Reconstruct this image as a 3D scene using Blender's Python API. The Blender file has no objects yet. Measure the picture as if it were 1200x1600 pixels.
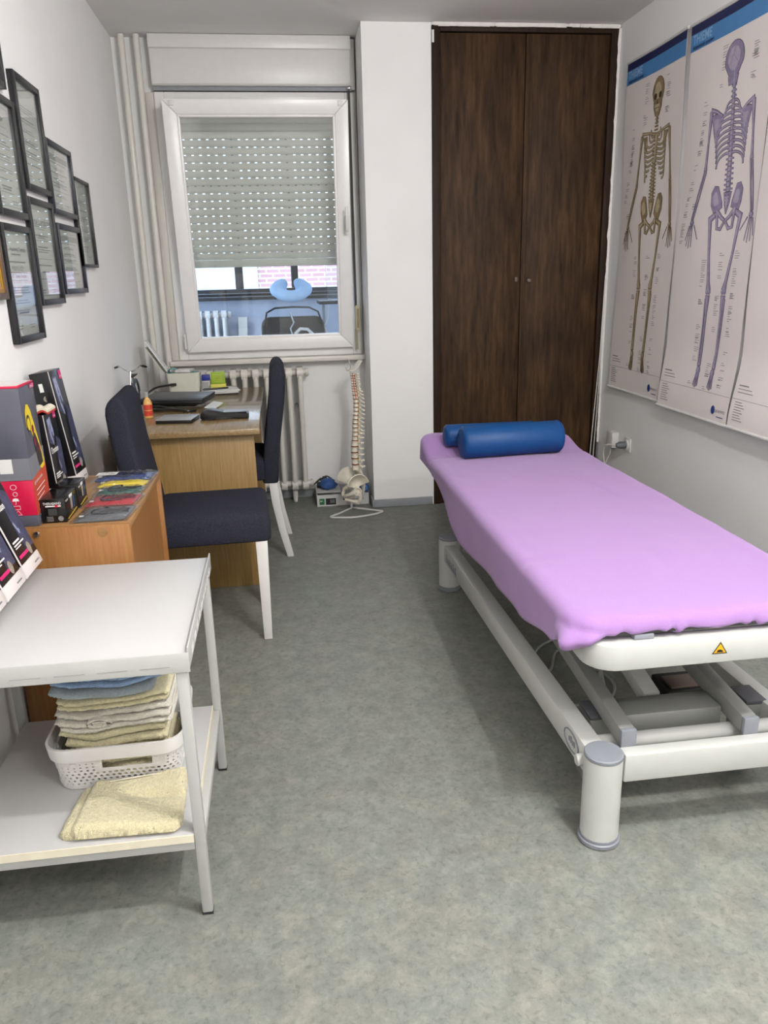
import bpy, bmesh, math, random
from mathutils import Vector, Matrix, noise
random.seed(7)
R_ = math.radians
scene = bpy.context.scene
COL = scene.collection

# ------------------------------------------------------------------ camera
cam_d = bpy.data.cameras.new('camera')
cam_d.sensor_fit = 'VERTICAL'; cam_d.sensor_height = 36.0
cam_d.lens = 1220.0 / 1600.0 * 36.0
cam_d.clip_start = 0.02
cam = bpy.data.objects.new('camera', cam_d); COL.objects.link(cam)
def cam_matrix(yaw, pitch, roll, loc):
    fw = Vector((math.sin(yaw)*math.cos(pitch), math.cos(yaw)*math.cos(pitch), -math.sin(pitch)))
    rt = Vector((math.cos(yaw), -math.sin(yaw), 0)); up = rt.cross(fw)
    c, s = math.cos(roll), math.sin(roll)
    r2 = rt*c + up*s; u2 = up*c - rt*s
    m = Matrix((r2, u2, -fw)).transposed().to_4x4(); m.translation = Vector(loc)
    return m
cam.matrix_world = cam_matrix(R_(7.336), R_(16.833), R_(-1.44), (0, 0, 1.40))
scene.camera = cam

# ------------------------------------------------------------------ world and view
SKY = 5.0
w = bpy.data.worlds.new('daylight'); scene.world = w; w.use_nodes = True
nt = w.node_tree; nt.nodes.clear()
bg = nt.nodes.new('ShaderNodeBackground'); out = nt.nodes.new('ShaderNodeOutputWorld')
bg.inputs[0].default_value = (0.62, 0.78, 1.0, 1); bg.inputs[1].default_value = SKY
nt.links.new(bg.outputs[0], out.inputs[0])
vs = scene.view_settings
vs.view_transform = 'Standard'; vs.look = 'None'; vs.gamma = 1.0; vs.use_curve_mapping = False
vs.exposure = -0.25
LAMP_W = (112.0, 44.0, 44.0, 36.0)
LAMP_COL = (1.0, 0.985, 0.97)
LAMPS = [(0.88, 0.85), (1.26, 0.85), (0.92, -0.45), (1.30, -0.45)]

# ------------------------------------------------------------------ materials
def lin(h):
    if isinstance(h, str):
        h = h.lstrip('#'); h = [int(h[i:i+2], 16)/255 for i in (0, 2, 4)]
    return tuple(((c/12.92) if c <= .04045 else ((c+.055)/1.055)**2.4) for c in h)
MATS = {}
def nodes(name):
    m = bpy.data.materials.new(name); m.use_nodes = True
    t = m.node_tree; b = t.nodes['Principled BSDF']; MATS[name] = m
    return m, t, b
def N(t, typ, **kw):
    n = t.nodes.new(typ)
    for k, v in kw.items(): setattr(n, k, v)
    return n
def coords(t, scale=(1, 1, 1), kind='Object'):
    tc = N(t, 'ShaderNodeTexCoord'); mp = N(t, 'ShaderNodeMapping')
    mp.inputs['Scale'].default_value = scale
    t.links.new(tc.outputs[kind], mp.inputs['Vector'])
    return mp.outputs['Vector']
def ramp(t, fac, stops):
    r = N(t, 'ShaderNodeValToRGB'); e = r.color_ramp.elements
    while len(e) < len(stops): e.new(0.5)
    for el, (p, c) in zip(e, stops): el.position = p; el.color = (*c, 1)
    t.links.new(fac, r.inputs['Fac']); return r.outputs['Color']
def mul(c, k): return tuple(min(1, x*k) for x in c)
def mat(name, col, rough=.5, metal=0, var=.05, scale=25, bump=0, bscale=300, spec=.5, sheen=0, stretch=(1, 1, 1), coat=0):
    if name in MATS: return MATS[name]
    m, t, b = nodes(name); c = lin(col)
    v = coords(t, stretch)
    n = N(t, 'ShaderNodeTexNoise'); n.inputs['Scale'].default_value = scale; n.inputs['Detail'].default_value = 4
    t.links.new(v, n.inputs['Vector'])
    t.links.new(ramp(t, n.outputs['Fac'], [(.3, mul(c, 1-var)), (.7, mul(c, 1+var))]), b.inputs['Base Color'])
    b.inputs['Roughness'].default_value = rough; b.inputs['Metallic'].default_value = metal
    b.inputs['Specular IOR Level'].default_value = spec
    if sheen: b.inputs['Sheen Weight'].default_value = sheen
    if coat: b.inputs['Coat Weight'].default_value = coat
    if bump:
        n2 = N(t, 'ShaderNodeTexNoise'); n2.inputs['Scale'].default_value = bscale; n2.inputs['Detail'].default_value = 3
        t.links.new(v, n2.inputs['Vector'])
        bp = N(t, 'ShaderNodeBump'); bp.inputs['Strength'].default_value = bump; bp.inputs['Distance'].default_value = .004
        t.links.new(n2.outputs['Fac'], bp.inputs['Height']); t.links.new(bp.outputs['Normal'], b.inputs['Normal'])
    return m
def wood(name, dark, light, axis=2, scale=6, rough=.45, stretch=14, bump=.05, blotch=0, coat=0, spec=.5):
    m, t, b = nodes(name)
    s = [stretch, stretch, stretch]; s[axis] = 1
    v = coords(t, tuple(s))
    n = N(t, 'ShaderNodeTexNoise'); n.inputs['Scale'].default_value = scale; n.inputs['Detail'].default_value = 8; n.inputs['Roughness'].default_value = .65
    t.links.new(v, n.inputs['Vector'])
    cd, cl = lin(dark), lin(light)
    col = ramp(t, n.outputs['Fac'], [(.3, cd), (.72, cl)])
    if blotch:
        n3 = N(t, 'ShaderNodeTexNoise'); n3.inputs['Scale'].default_value = 2.3; n3.inputs['Detail'].default_value = 6
        t.links.new(coords(t, (2.2, 2.2, .7)), n3.inputs['Vector'])
        mx = N(t, 'ShaderNodeMix', data_type='RGBA', blend_type='MULTIPLY'); mx.inputs['Factor'].default_value = blotch
        t.links.new(col, mx.inputs[6]); t.links.new(ramp(t, n3.outputs['Fac'], [(.3, (.45, .42, .4)), (.65, (1, 1, 1))]), mx.inputs[7])
        col = mx.outputs[2]
    t.links.new(col, b.inputs['Base Color']); b.inputs['Roughness'].default_value = rough
    b.inputs['Coat Weight'].default_value = coat; b.inputs['Specular IOR Level'].default_value = spec
    n2 = N(t, 'ShaderNodeTexNoise'); n2.inputs['Scale'].default_value = scale*4; t.links.new(v, n2.inputs['Vector'])
    bp = N(t, 'ShaderNodeBump'); bp.inputs['Strength'].default_value = bump; bp.inputs['Distance'].default_value = .003
    t.links.new(n2.outputs['Fac'], bp.inputs['Height']); t.links.new(bp.outputs['Normal'], b.inputs['Normal'])
    return m
def film(name, tint=(1, 1, 1), rough=.02, base=.04, gain=1.0, bump=0):
    """clear sheet: transparent with Fresnel reflection"""
    m = bpy.data.materials.new(name); m.use_nodes = True; MATS[name] = m
    t = m.node_tree; t.nodes.clear()
    tr = N(t, 'ShaderNodeBsdfTransparent'); tr.inputs[0].default_value = (*tint, 1)
    gl = N(t, 'ShaderNodeBsdfGlossy'); gl.inputs['Roughness'].default_value = rough
    fr = N(t, 'ShaderNodeFresnel'); ge = N(t, 'ShaderNodeNewGeometry'); mi = N(t, 'ShaderNodeMath', operation='MULTIPLY_ADD'); mi.inputs[1].default_value = -.8333; mi.inputs[2].default_value = 1.5
    t.links.new(ge.outputs['Backfacing'], mi.inputs[0]); t.links.new(mi.outputs[0], fr.inputs[0])
    ma = N(t, 'ShaderNodeMath', operation='MULTIPLY_ADD'); ma.inputs[1].default_value = gain; ma.inputs[2].default_value = base
    t.links.new(fr.outputs[0], ma.inputs[0])
    mx = N(t, 'ShaderNodeMixShader'); o = N(t, 'ShaderNodeOutputMaterial')
    t.links.new(ma.outputs[0], mx.inputs[0]); t.links.new(tr.outputs[0], mx.inputs[1]); t.links.new(gl.outputs[0], mx.inputs[2])
    t.links.new(mx.outputs[0], o.inputs[0])
    if bump:
        n2 = N(t, 'ShaderNodeTexNoise'); n2.inputs['Scale'].default_value = 60; t.links.new(coords(t), n2.inputs['Vector'])
        bp = N(t, 'ShaderNodeBump'); bp.inputs['Strength'].default_value = bump; bp.inputs['Distance'].default_value = .01
        t.links.new(n2.outputs['Fac'], bp.inputs['Height']); t.links.new(bp.outputs['Normal'], gl.inputs['Normal'])
    return m
def emis(name, col, st):
    m, t, b = nodes(name)
    b.inputs['Base Color'].default_value = (*col, 1); b.inputs['Emission Color'].default_value = (*col, 1); b.inputs['Emission Strength'].default_value = st
    return m

mat('wall_paint', '#eeedec', .75, var=.02, scale=3, bump=.06, bscale=90)
mat('ceiling_paint', '#e9e8e6', .85, var=.02, scale=3)
mat('white_gloss', '#d9d7d4', .35, var=.02)
mat('white_pvc', '#ebe9e7', .3, var=.015)
mat('cream_paint', '#d6d2ca', .32, var=.03, scale=12)
mat('baseboard_grey', '#8d9094', .5)
mat('black_frame', '#17171a', .35, var=.1)
mat('dark_blue_frame', '#1a1b28', .3, var=.1)
mat('gold', '#b98a2c', .35, metal=.7)
mat('brown_frame', '#5a4a40', .4)
mat('paper', '#d8d8d4', .6, var=.02, scale=8)
mat('poster_paper', '#e4dcd8', .45, var=.02, scale=4)
mat('print_ink', '#3a3a3e', .6, var=.1)
mat('print_grey', '#7b7a7b', .6, var=.1)
mat('poster_navy', '#1b2350', .4); mat('poster_blue', '#4c86bd', .4)
mat('poster_title', '#8db4d8', .4)
mat('bone_ochre', '#8d7a5c', .5, var=.25, scale=40); mat('bone_ochre_dark', '#453a30', .5)
mat('bone_ochre_light', '#b7a988', .5, var=.12, scale=40)
mat('bone_violet', '#8f83a0', .5, var=.2, scale=40); mat('bone_violet_dark', '#3c3549', .5)
mat('bone_violet_light', '#aca3b6', .5, var=.12, scale=40)
mat('logo_blue', '#1f3f80', .4)
mat('navy_fabric', '#2f303a', .95, var=.35, scale=260, bump=.6, bscale=700, spec=.12)
mat('white_lacquer', '#d8d6d3', .4, var=.015)
mat('white_metal', '#acaca9', .38, var=.03, scale=14)
mat('cart_top', '#b5b4b3', .38, var=.015, scale=6)
mat('chipboard_edge', '#d9d2bd', .6, var=.05)
mat('rubber', '#1b1b1b', .7)
mat('bed_white', '#bdbeba', .3, var=.02)
mat('bed_silver', '#8d8e8a', .42, metal=.35, var=.03)
mat('grey_plastic', '#7d8088', .45, var=.04)
mat('dark_plastic', '#4a4b50', .5)
mat('pad_grey', '#5d5c60', .6)
mat('blue_vinyl', '#073f75', .5, var=.06, scale=60, bump=.05, bscale=500, spec=.35)
mat('chrome', '#c9c9c9', .18, metal=1)
mat('bone_plastic', '#e3dccb', .5, var=.06, scale=30)
mat('disc_brown', '#7b3d1a', .5, var=.2); mat('nerve_yellow', '#c98a2e', .5); mat('artery_red', '#b0362a', .45)
mat('cardboard_white', '#c9c8c6', .7, var=.03)
mat('label_green', '#0d6a38', .5); mat('label_black', '#141416', .4)
mat('blue_roll', '#2f5490', .55, var=.12, scale=30, bump=.2, bscale=120); mat('blue_light', '#5f8fc0', .5)
mat('clear_green', '#86a06a', .4); mat('dark_grey', '#2f3132', .6)
mat('laptop_grey', '#45464a', .4, metal=.3); mat('black_plastic', '#121214', .35, var=.1)
mat('silver_plastic', '#a8aaad', .35, metal=.4)
mat('screen_grey', '#6b6e70', .2)
mat('teal_plastic', '#3f8f93', .35, var=.08); mat('white_box_plastic', '#d5d6c8', .45, var=.02)
mat('lime', '#8fae2e', .5, var=.1); mat('yellow_note', '#d8d060', .6); mat('blue_box', '#23308a', .4)
mat('orange_label', '#c8402a', .4, var=.15, scale=80); mat('amber', '#d8a860', .15, var=.05)
mat('bike_teal', '#274455', .4); mat('bike_black', '#1a1a1c', .4)
mat('box_black', '#0e0e11', .3, var=.15); mat('box_white', '#d4cecc', .35, var=.02); mat('pink_tag', '#c2236b', .4)
mat('photo_blue', '#3b3d56', .35, var=.45, scale=45); mat('photo_light', '#8f95b0', .35, var=.4, scale=60)
mat('photo_knee', '#8d8479', .4, var=.4, scale=200)
mat('box_grey', '#4d4e59', .35, var=.05); mat('box_grey_light', '#73747b', .35, var=.06); mat('box_red', '#c01540', .35, var=.05)
mat('box_orange', '#b7452f', .35, var=.06); mat('yellow_print', '#dcc22e', .4, var=.05); mat('dark_print', '#2e2b2b', .4)
mat('maroon', '#7a1838', .4); mat('white_ink', '#e9e6e4', .5)
mat('tb_black', '#101011', .22, var=.1)
mat('band_grey', '#5c5f63', .55, var=.08); mat('band_red', '#a8323c', .55, var=.08); mat('band_green', '#355e56', .55, var=.08)
mat('band_yellow', '#d6c02c', .55, var=.08); mat('band_blue', '#34477c', .55, var=.08); mat('script_ink', '#1c1d2c', .4)
mat('hair_black', '#17161a', .5)
mat('plastic_white', '#d3d1ce', .4, var=.02)
mat('towel_cream', '#d3caa5', .95, var=.12, scale=160, bump=1.0, bscale=420, spec=.1, sheen=.3)
mat('towel_white', '#cfcabc', .95, var=.1, scale=160, bump=1.0, bscale=420, spec=.1, sheen=.3)
mat('towel_blue', '#8da6c8', .95, var=.1, scale=160, bump=1.0, bscale=420, spec=.1, sheen=.3)
mat('towel_greyblue', '#9aa6aa', .95, var=.1, scale=160, bump=1.0, bscale=420, spec=.1, sheen=.3)
mat('sheet_lilac', '#9b77ad', .95, var=.05, scale=400, bump=.35, bscale=700, spec=.15, sheen=.25)
mat('veranda_wall', '#bcc4d6', .8, var=.03); mat('dark_window', '#2e2b2c', .5); mat('metal_rail', '#8e9298', .4, metal=.6)
mat('leather_brown', '#3b3531', .55, var=.12); mat('pillow_blue', '#a9c8ea', .9, var=.04, bump=.2)
mat('shutter', '#b9bdb4', .5, var=.03, scale=10, stretch=(1, 1, 6)); mat('shutter_link', '#6c6f69', .7)
mat('stucco', '#c9cfcf', .9, var=.08, scale=6, bump=.3, bscale=60)
mat('strap_dark', '#4c4a45', .8); mat('strap_tan', '#a49779', .8); mat('winder_cream', '#c7bd9c', .5)
mat('yellow_sign', '#e0a516', .45); mat('cable_grey', '#8d8f8c', .5); mat('cable_white', '#d8d4cc', .5)
mat('plaster_white', '#e8e4df', .8); mat('adapter_grey', '#5d6165', .5)
mat('lamp_white', '#e8e6e2', .4)
film('glass', (.97, .98, .98), .0, .02, 1.0)
film('frame_glass', (.96, .97, .96), .0, .03, 1.0)
film('bag_film', (.97, .97, .97), .10, .03, 1.1, bump=.8)
wood('beech', '#855629', '#9c6f3f', 2, 5, .4, 16)
wood('beech_top', '#8a6238', '#9f7a50', 1, 5, .38, 16)
wood('oak_panel', '#7f6234', '#9a7d4b', 2, 7, .45, 18)
wood('oak_top', '#7c6340', '#96805c', 1, 6, .25, 16, coat=.3)
wood('wardrobe_wood', '#22150a', '#5a4129', 2, 4.5, .62, 9, .12, blotch=.9, spec=.22)
wood('wardrobe_frame', '#1e130b', '#382617', 2, 4, .6, 20, .1, blotch=.4, spec=.22)
def floor_material():
    m, t, b = nodes('linoleum')
    v = coords(t)
    n1 = N(t, 'ShaderNodeTexNoise'); n1.inputs['Scale'].default_value = 17; n1.inputs['Detail'].default_value = 12; n1.inputs['Roughness'].default_value = .78; n1.inputs['Distortion'].default_value = .25
    n2 = N(t, 'ShaderNodeTexNoise'); n2.inputs['Scale'].default_value = 62; n2.inputs['Detail'].default_value = 8; n2.inputs['Roughness'].default_value = .7; n2.inputs['Distortion'].default_value = .5
    n3 = N(t, 'ShaderNodeTexNoise'); n3.inputs['Scale'].default_value = 9; n3.inputs['Detail'].default_value = 3
    for n in (n1, n2, n3): t.links.new(v, n.inputs['Vector'])
    c1 = ramp(t, n1.outputs['Fac'], [(.30, lin('#686b66')), (.5, lin('#7a7c76')), (.70, lin('#8e8e86'))])
    c2 = ramp(t, n2.outputs['Fac'], [(.36, (.66, .67, .66)), (.47, (.97, .97, .97)), (.58, (1, 1, 1)), (.64, (1.16, 1.16, 1.13))])
    c3 = ramp(t, n3.outputs['Fac'], [(.4, (1.0, .98, .95)), (.6, (.96, 1.0, .98))])
    a = N(t, 'ShaderNodeMix', data_type='RGBA', blend_type='MULTIPLY'); a.inputs['Factor'].default_value = .85
    t.links.new(c1, a.inputs[6]); t.links.new(c2, a.inputs[7])
    d = N(t, 'ShaderNodeMix', data_type='RGBA', blend_type='MULTIPLY'); d.inputs['Factor'].default_value = .8
    t.links.new(a.outputs[2], d.inputs[6]); t.links.new(c3, d.inputs[7])
    t.links.new(d.outputs[2], b.inputs['Base Color'])
    b.inputs['Roughness'].default_value = .42
    bp = N(t, 'ShaderNodeBump'); bp.inputs['Strength'].default_value = .04; bp.inputs['Distance'].default_value = .002
    t.links.new(n2.outputs['Fac'], bp.inputs['Height']); t.links.new(bp.outputs['Normal'], b.inputs['Normal'])
floor_material()
def brick_material():
    m, t, b = nodes('far_brick')
    br = N(t, 'ShaderNodeTexBrick'); br.inputs['Color1'].default_value = (*lin('#c49a9d'), 1); br.inputs['Color2'].default_value = (*lin('#bb8d91'), 1); br.inputs['Mortar'].default_value = (*lin('#cfc4c4'), 1)
    br.inputs['Scale'].default_value = 1.0; br.inputs['Brick Width'].default_value = .19; br.inputs['Row Height'].default_value = .065; br.inputs['Mortar Size'].default_value = .012
    mp = coords(t); sp = N(t, 'ShaderNodeSeparateXYZ'); cb = N(t, 'ShaderNodeCombineXYZ')
    t.links.new(mp, sp.inputs[0]); t.links.new(sp.outputs[0], cb.inputs[0]); t.links.new(sp.outputs[2], cb.inputs[1])
    t.links.new(cb.outputs[0], br.inputs['Vector']); t.links.new(br.outputs['Color'], b.inputs['Base Color']); b.inputs['Roughness'].default_value = .9
brick_material()

# ------------------------------------------------------------------ builders
ORIG = {}
class MB:
    def __init__(self): self.v = []; self.f = []
    def add(self, vs, fs):
        o = len(self.v); self.v += [tuple(p) for p in vs]; self.f += [tuple(i+o for i in f) for f in fs]; return self
    def box(self, x0, x1, y0, y1, z0, z1):
        return self.add([(x0, y0, z0), (x1, y0, z0), (x1, y1, z0), (x0, y1, z0), (x0, y0, z1), (x1, y0, z1), (x1, y1, z1), (x0, y1, z1)],
                        [(0, 3, 2, 1), (4, 5, 6, 7), (0, 1, 5, 4), (1, 2, 6, 5), (2, 3, 7, 6), (3, 0, 4, 7)])
    def obox(self, c, ax, ay, az):
        """oriented box: centre and three half-axes"""
        c, ax, ay, az = map(Vector, (c, ax, ay, az)); P = []
        for k in (-1, 1):
            for (i, j) in ((-1, -1), (1, -1), (1, 1), (-1, 1)): P.append(c+ax*i+ay*j+az*k)
        return self.add(P, [(0, 3, 2, 1), (4, 5, 6, 7), (0, 1, 5, 4), (1, 2, 6, 5), (2, 3, 7, 6), (3, 0, 4, 7)])
    def quad(self, o, ux, uy):
        o, ux, uy = map(Vector, (o, ux, uy)); return self.add([o, o+ux, o+ux+uy, o+uy], [(0, 1, 2, 3)])
    def tube(self, pts, r, n=8, closed=False, caps=True):
        pts = [Vector(p) for p in pts]; k = len(pts); o = len(self.v); prev = None
        rs = r if isinstance(r, (list, tuple)) else [r]*k
        for i, p in enumerate(pts):
            if closed: d = pts[(i+1) % k]-pts[i-1]
            else: d = pts[min(i+1, k-1)]-pts[max(i-1, 0)]
            if d.length < 1e-9: d = Vector((0, 0, 1))
            d.normalize()
            if prev is None:
                a = d.orthogonal().normalized()
            else:
                a = (prev-d*prev.dot(d)); a = a.normalized() if a.length > 1e-6 else d.orthogonal().normalized()
            prev = a; b = d.cross(a)
            for j in range(n):
                t = 2*math.pi*j/n; self.v.append(tuple(p+(a*math.cos(t)+b*math.sin(t))*rs[i]))
        m = k if closed else k-1
        for i in range(m):
            for j in range(n):
                a0 = o+i*n+j; a1 = o+i*n+(j+1) % n; b0 = o+((i+1) % k)*n+j; b1 = o+((i+1) % k)*n+(j+1) % n
                self.f.append((a0, a1, b1, b0))
        if caps and not closed:
            self.f.append(tuple(o+j for j in range(n))[::-1]); self.f.append(tuple(o+(k-1)*n+j for j in range(n)))
        return self
    def lathe(self, c, prof, n=24, axis='z', caps=True):
        o = len(self.v); c = Vector(c)
        for (r, h) in prof:
            for j in range(n):
                t = 2*math.pi*j/n; a, b = r*math.cos(t), r*math.sin(t)
                p = {'z': (a, b, h), 'x': (h, a, b), 'y': (b, h, a)}[axis]
                self.v.append(tuple(c+Vector(p)))
        for i in range(len(prof)-1):
            for j in range(n):
                self.f.append((o+i*n+j, o+i*n+(j+1) % n, o+(i+1)*n+(j+1) % n, o+(i+1)*n+j))
        if caps:
            self.f.append(tuple(o+j for j in range(n))[::-1]); self.f.append(tuple(o+(len(prof)-1)*n+j for j in range(n)))
        return self
    def loft(self, rings, caps=True, closed=True):
        o = len(self.v); n = len(rings[0])
        for r in rings: self.v += [tuple(p) for p in r]
        for i in range(len(rings)-1):
            for j in range(n if closed else n-1):
                self.f.append((o+i*n+j, o+i*n+(j+1) % n, o+(i+1)*n+(j+1) % n, o+(i+1)*n+j))
        if caps:
            self.f.append(tuple(o+j for j in range(n))[::-1]); self.f.append(tuple(o+(len(rings)-1)*n+j for j in range(n)))
        return self
    def prism(self, poly, fn0, fn1):
        """polygon (2D) extruded between two mappings"""
        n = len(poly); a = [fn0(*p) for p in poly]; b = [fn1(*p) for p in poly]
        return self.add(a+b, [tuple(range(n))[::-1], tuple(range(n, 2*n))]+[(i, (i+1) % n, n+(i+1) % n, n+i) for i in range(n)])
    def build(self, name, material, parent=None, bevel=0, seg=2, smooth=35, world=True, solid=0, label=None):
        off = Vector((0, 0, 0)); loc = None
        if parent is not None:
            if world: off = ORIG.get(parent.name, Vector((0, 0, 0)))
        elif world:
            xs = [p[0] for p in self.v]; ys = [p[1] for p in self.v]; zs = [p[2] for p in self.v]
            off = Vector(((min(xs)+max(xs))/2, (min(ys)+max(ys))/2, min(zs))); loc = off
        me = bpy.data.meshes.new(name)
        me.from_pydata([tuple(Vector(p)-off) for p in self.v], [], self.f)
        bm = bmesh.new(); bm.from_mesh(me)
        bmesh.ops.recalc_face_normals(bm, faces=bm.faces)
        if solid: bmesh.ops.solidify(bm, geom=list(bm.faces), thickness=solid)
        if bevel:
            es = [e for e in bm.edges if len(e.link_faces) == 2 and e.calc_face_angle(0) > R_(30)]
            bmesh.ops.bevel(bm, geom=es, offset=bevel, segments=seg, profile=.5, affect='EDGES', clamp_overlap=True)
        bm.to_mesh(me); bm.free()
        me.materials.append(MATS[material] if isinstance(material, str) else material)
        if smooth:
            me.polygons.foreach_set('use_smooth', [True]*len(me.polygons)); me.set_sharp_from_angle(angle=R_(smooth))
        o = bpy.data.objects.new(name, me); COL.objects.link(o)
        if parent is not None: o.parent = parent
        if loc is not None: o.location = loc
        ORIG[o.name] = off
        if label: o['label'] = label
        return o
def B(*a): return MB().box(*a)
def tag(o, label, cat, group=None):
    o['label'] = label; o['category'] = cat
    if group: o['group'] = group
    return o
def thing(name, label, cat, loc=(0, 0, 0), rz=0, group=None):
    o = bpy.data.objects.new(name, None); COL.objects.link(o); o.empty_display_size = .05
    o.location = loc; o.rotation_euler = (0, 0, rz); ORIG[o.name] = Vector(loc)
    return tag(o, label, cat, group)
def struct(o): o['kind'] = 'structure'; return o
def sroot(name, loc=(0, 0, 0)):
    o = bpy.data.objects.new(name, None); COL.objects.link(o); o.location = loc; ORIG[o.name] = Vector(loc); o.empty_display_size = .05
    o['kind'] = 'structure'; return o
TEXTS = []
def text_mb(s, size, fn, shear=0, sx=1.0, bold=0, align='LEFT'):
    """lettering as flat mesh mapped by fn(x, y)"""
    cu = bpy.data.curves.new('t', 'FONT'); cu.body = s; cu.size = size; cu.shear = shear; cu.align_x = align; cu.resolution_u = 2; cu.offset = bold
    ob = bpy.data.objects.new('t', cu); COL.objects.link(ob)
    dg = bpy.context.evaluated_depsgraph_get(); me = bpy.data.meshes.new_from_object(ob.evaluated_get(dg))
    m = MB(); m.add([fn(p.co.x*sx, p.co.y) for p in me.vertices], [tuple(p.vertices) for p in me.polygons])
    bpy.data.objects.remove(ob); bpy.data.curves.remove(cu); bpy.data.meshes.remove(me)
    return m
def plane_fn(o, ux, uy, lift=.0006):
    o, ux, uy = Vector(o), Vector(ux).normalized(), Vector(uy).normalized(); n = ux.cross(uy)*lift
    return lambda x, y: tuple(o+ux*x+uy*y+n)
def rrect(x0, x1, y0, y1, r, n=6):
    P = []
    for cx, cy, a in ((x1-r, y0+r, -90), (x1-r, y1-r, 0), (x0+r, y1-r, 90), (x0+r, y0+r, 180)):
        for k in range(n+1):
            t = R_(a+90*k/n); P.append((cx+r*math.cos(t), cy+r*math.sin(t)))
    return P
def copy_tree(o, parent=None):
    c = o.copy(); COL.objects.link(c); c.parent = parent
    for ch in [x for x in bpy.data.objects if x.parent is o]: copy_tree(ch, c)
    return c
def smooth(a, b, x):
    t = max(0, min(1, (x-a)/(b-a))); return t*t*(3-2*t)
def lerp(a, b, t): return a+(b-a)*t
def interp(tbl, x):
    if x <= tbl[0][0]: return tbl[0][1]
    for (a, va), (b, vb) in zip(tbl, tbl[1:]):
        if x <= b: return va+(vb-va)*smooth(a, b, x)
    return tbl[-1][1]

# ------------------------------------------------------------------ room shell
XL, XR, YP, YW, ZC, YF = -.81, 2.0, 4.70, 5.05, 2.70, -1.9
struct(B(XL-.1, XR+.1, YF-.1, YW+.12, -.1, 0).build('floor', 'linoleum', smooth=0))
struct(B(XL-.1, XR+.1, YF-.1, YW+.12, ZC, ZC+.1).build('ceiling', 'ceiling_paint', smooth=0))
struct(B(XL-.1, XL, YF-.1, YW+.12, 0, ZC).build('wall_left', 'wall_paint', smooth=0))
struct(B(XR, XR+.1, YF-.1, YW+.12, 0, ZC).build('wall_right', 'wall_paint', smooth=0))
struct(B(XL-.1, XR+.1, YF-.1, YF, 0, ZC).build('wall_front', 'wall_paint', smooth=0))
WX0, WX1, WZ0, WZ1 = -.60, .53, .93, 2.42     # window opening
mb = MB(); mb.box(XL, WX0, YW, YW+.12, 0, ZC); mb.box(WX1, XR, YW, YW+.12, 0, ZC); mb.box(WX0, WX1, YW, YW+.12, 0, WZ0); mb.box(WX0, WX1, YW, YW+.12, WZ1, ZC)
struct(mb.build('wall_back', 'wall_paint', smooth=0))
mb = MB(); mb.box(.545, .927, YP, YW-.001, 0, ZC-.001); mb.box(.927, XR-.001, YP+.06, YW-.001, 0, ZC-.001); mb.box(.927, XR-.001, YP, YP+.06, 2.687, ZC-.001)
struct(mb.build('wall_pier', 'wall_paint', smooth=0))
struct(B(.5445, .918, YP-.012, YP-.0005, .001, .052).build('baseboard_pier', 'baseboard_grey', bevel=.003))
struct(B(.533, .5445, YP-.012, YW-.02, .001, .052).build('baseboard_pier_side', 'baseboard_grey', bevel=.003))
struct(B(XL+.001, .532, YW-.013, YW-.001, .001, .055).build('baseboard_back', 'baseboard_grey', bevel=.003))
struct(B(XL+.001, XL+.012, YF+.01, YW-.014, .001, .055).build('baseboard_left', 'baseboard_grey', bevel=.003))
struct(B(XR-.012, XR-.001, YF+.01, YP-.03, .001, .055).build('baseboard_right', 'baseboard_grey', bevel=.003))

# ceiling lamps (above and behind the viewpoint)
for i, (lx, ly) in enumerate(LAMPS):
    t = thing('ceiling_lamp', ['round white ceiling lamp nearest the certificates', 'round white ceiling lamp above the foot of the bed', 'round white ceiling lamp in the rear row, left', 'round white ceiling lamp in the rear row, right'][i], 'lamp', (lx, ly, ZC-.06), 0, 'ceiling lamps')
    MB().lathe((lx, ly, ZC-.0605), [(.042, 0), (.05, .012), (.05, .06)], 28).build('housing', 'lamp_white', t)
    MB().lathe((lx, ly, ZC-.0665), [(.0, 0), (.034, .0), (.04, .0055)], 28, caps=False).build('diffuser', emis('lamp_glow%d' % i, (1, .97, .93), 6), t)
    ld = bpy.data.lights.new('bulb', 'POINT'); ld.energy = LAMP_W[i]; ld.color = LAMP_COL; ld.shadow_soft_size = .028
    lo = bpy.data.objects.new('bulb', ld); COL.objects.link(lo); lo.parent = t; lo.location = (0, 0, -.075)
# ------------------------------------------------------------------ window
win = sroot('window_1', (-.035, YW, .93))
def frame_ring(x0, x1, z0, z1, wd, y0, y1):
    m = MB()
    m.box(x0, x0+wd, y0, y1, z0, z1); m.box(x1-wd, x1, y0, y1, z0, z1)
    m.box(x0+wd, x1-wd, y0, y1, z0, z0+wd); m.box(x0+wd, x1-wd, y0, y1, z1-wd, z1); return m
frame_ring(WX0, WX1, WZ0, WZ1, .055, 5.005, 5.12).build('window_frame', 'white_pvc', win, bevel=.004)
frame_ring(WX0-.05, WX1+.012, WZ0-.002, WZ1+.0, .05, 5.02, 5.05).build('window_casing', 'cream_paint', win, bevel=.004)
K = .155/1.365
def tilt(m):
    m.v = [(x, y-max(0, z-.975)*K, z) for x, y, z in m.v]; return m
SX0, SX1, SZ0, SZ1 = -.541, .474, .978, 2.345
def mitre(x0, x1, z0, z1, wd, y0, y1):
    o = [(x0, z0), (x1, z0), (x1, z1), (x0, z1)]; i = [(x0+wd, z0+wd), (x1-wd, z0+wd), (x1-wd, z1-wd), (x0+wd, z1-wd)]
    ms = []
    for k in range(4):
        j = (k+1) % 4; g = .0004
        ms.append(MB().prism([o[k], o[j], i[j], i[k]], lambda a, b: (a, y0, b), lambda a, b: (a, y1, b)))
    return ms
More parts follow.
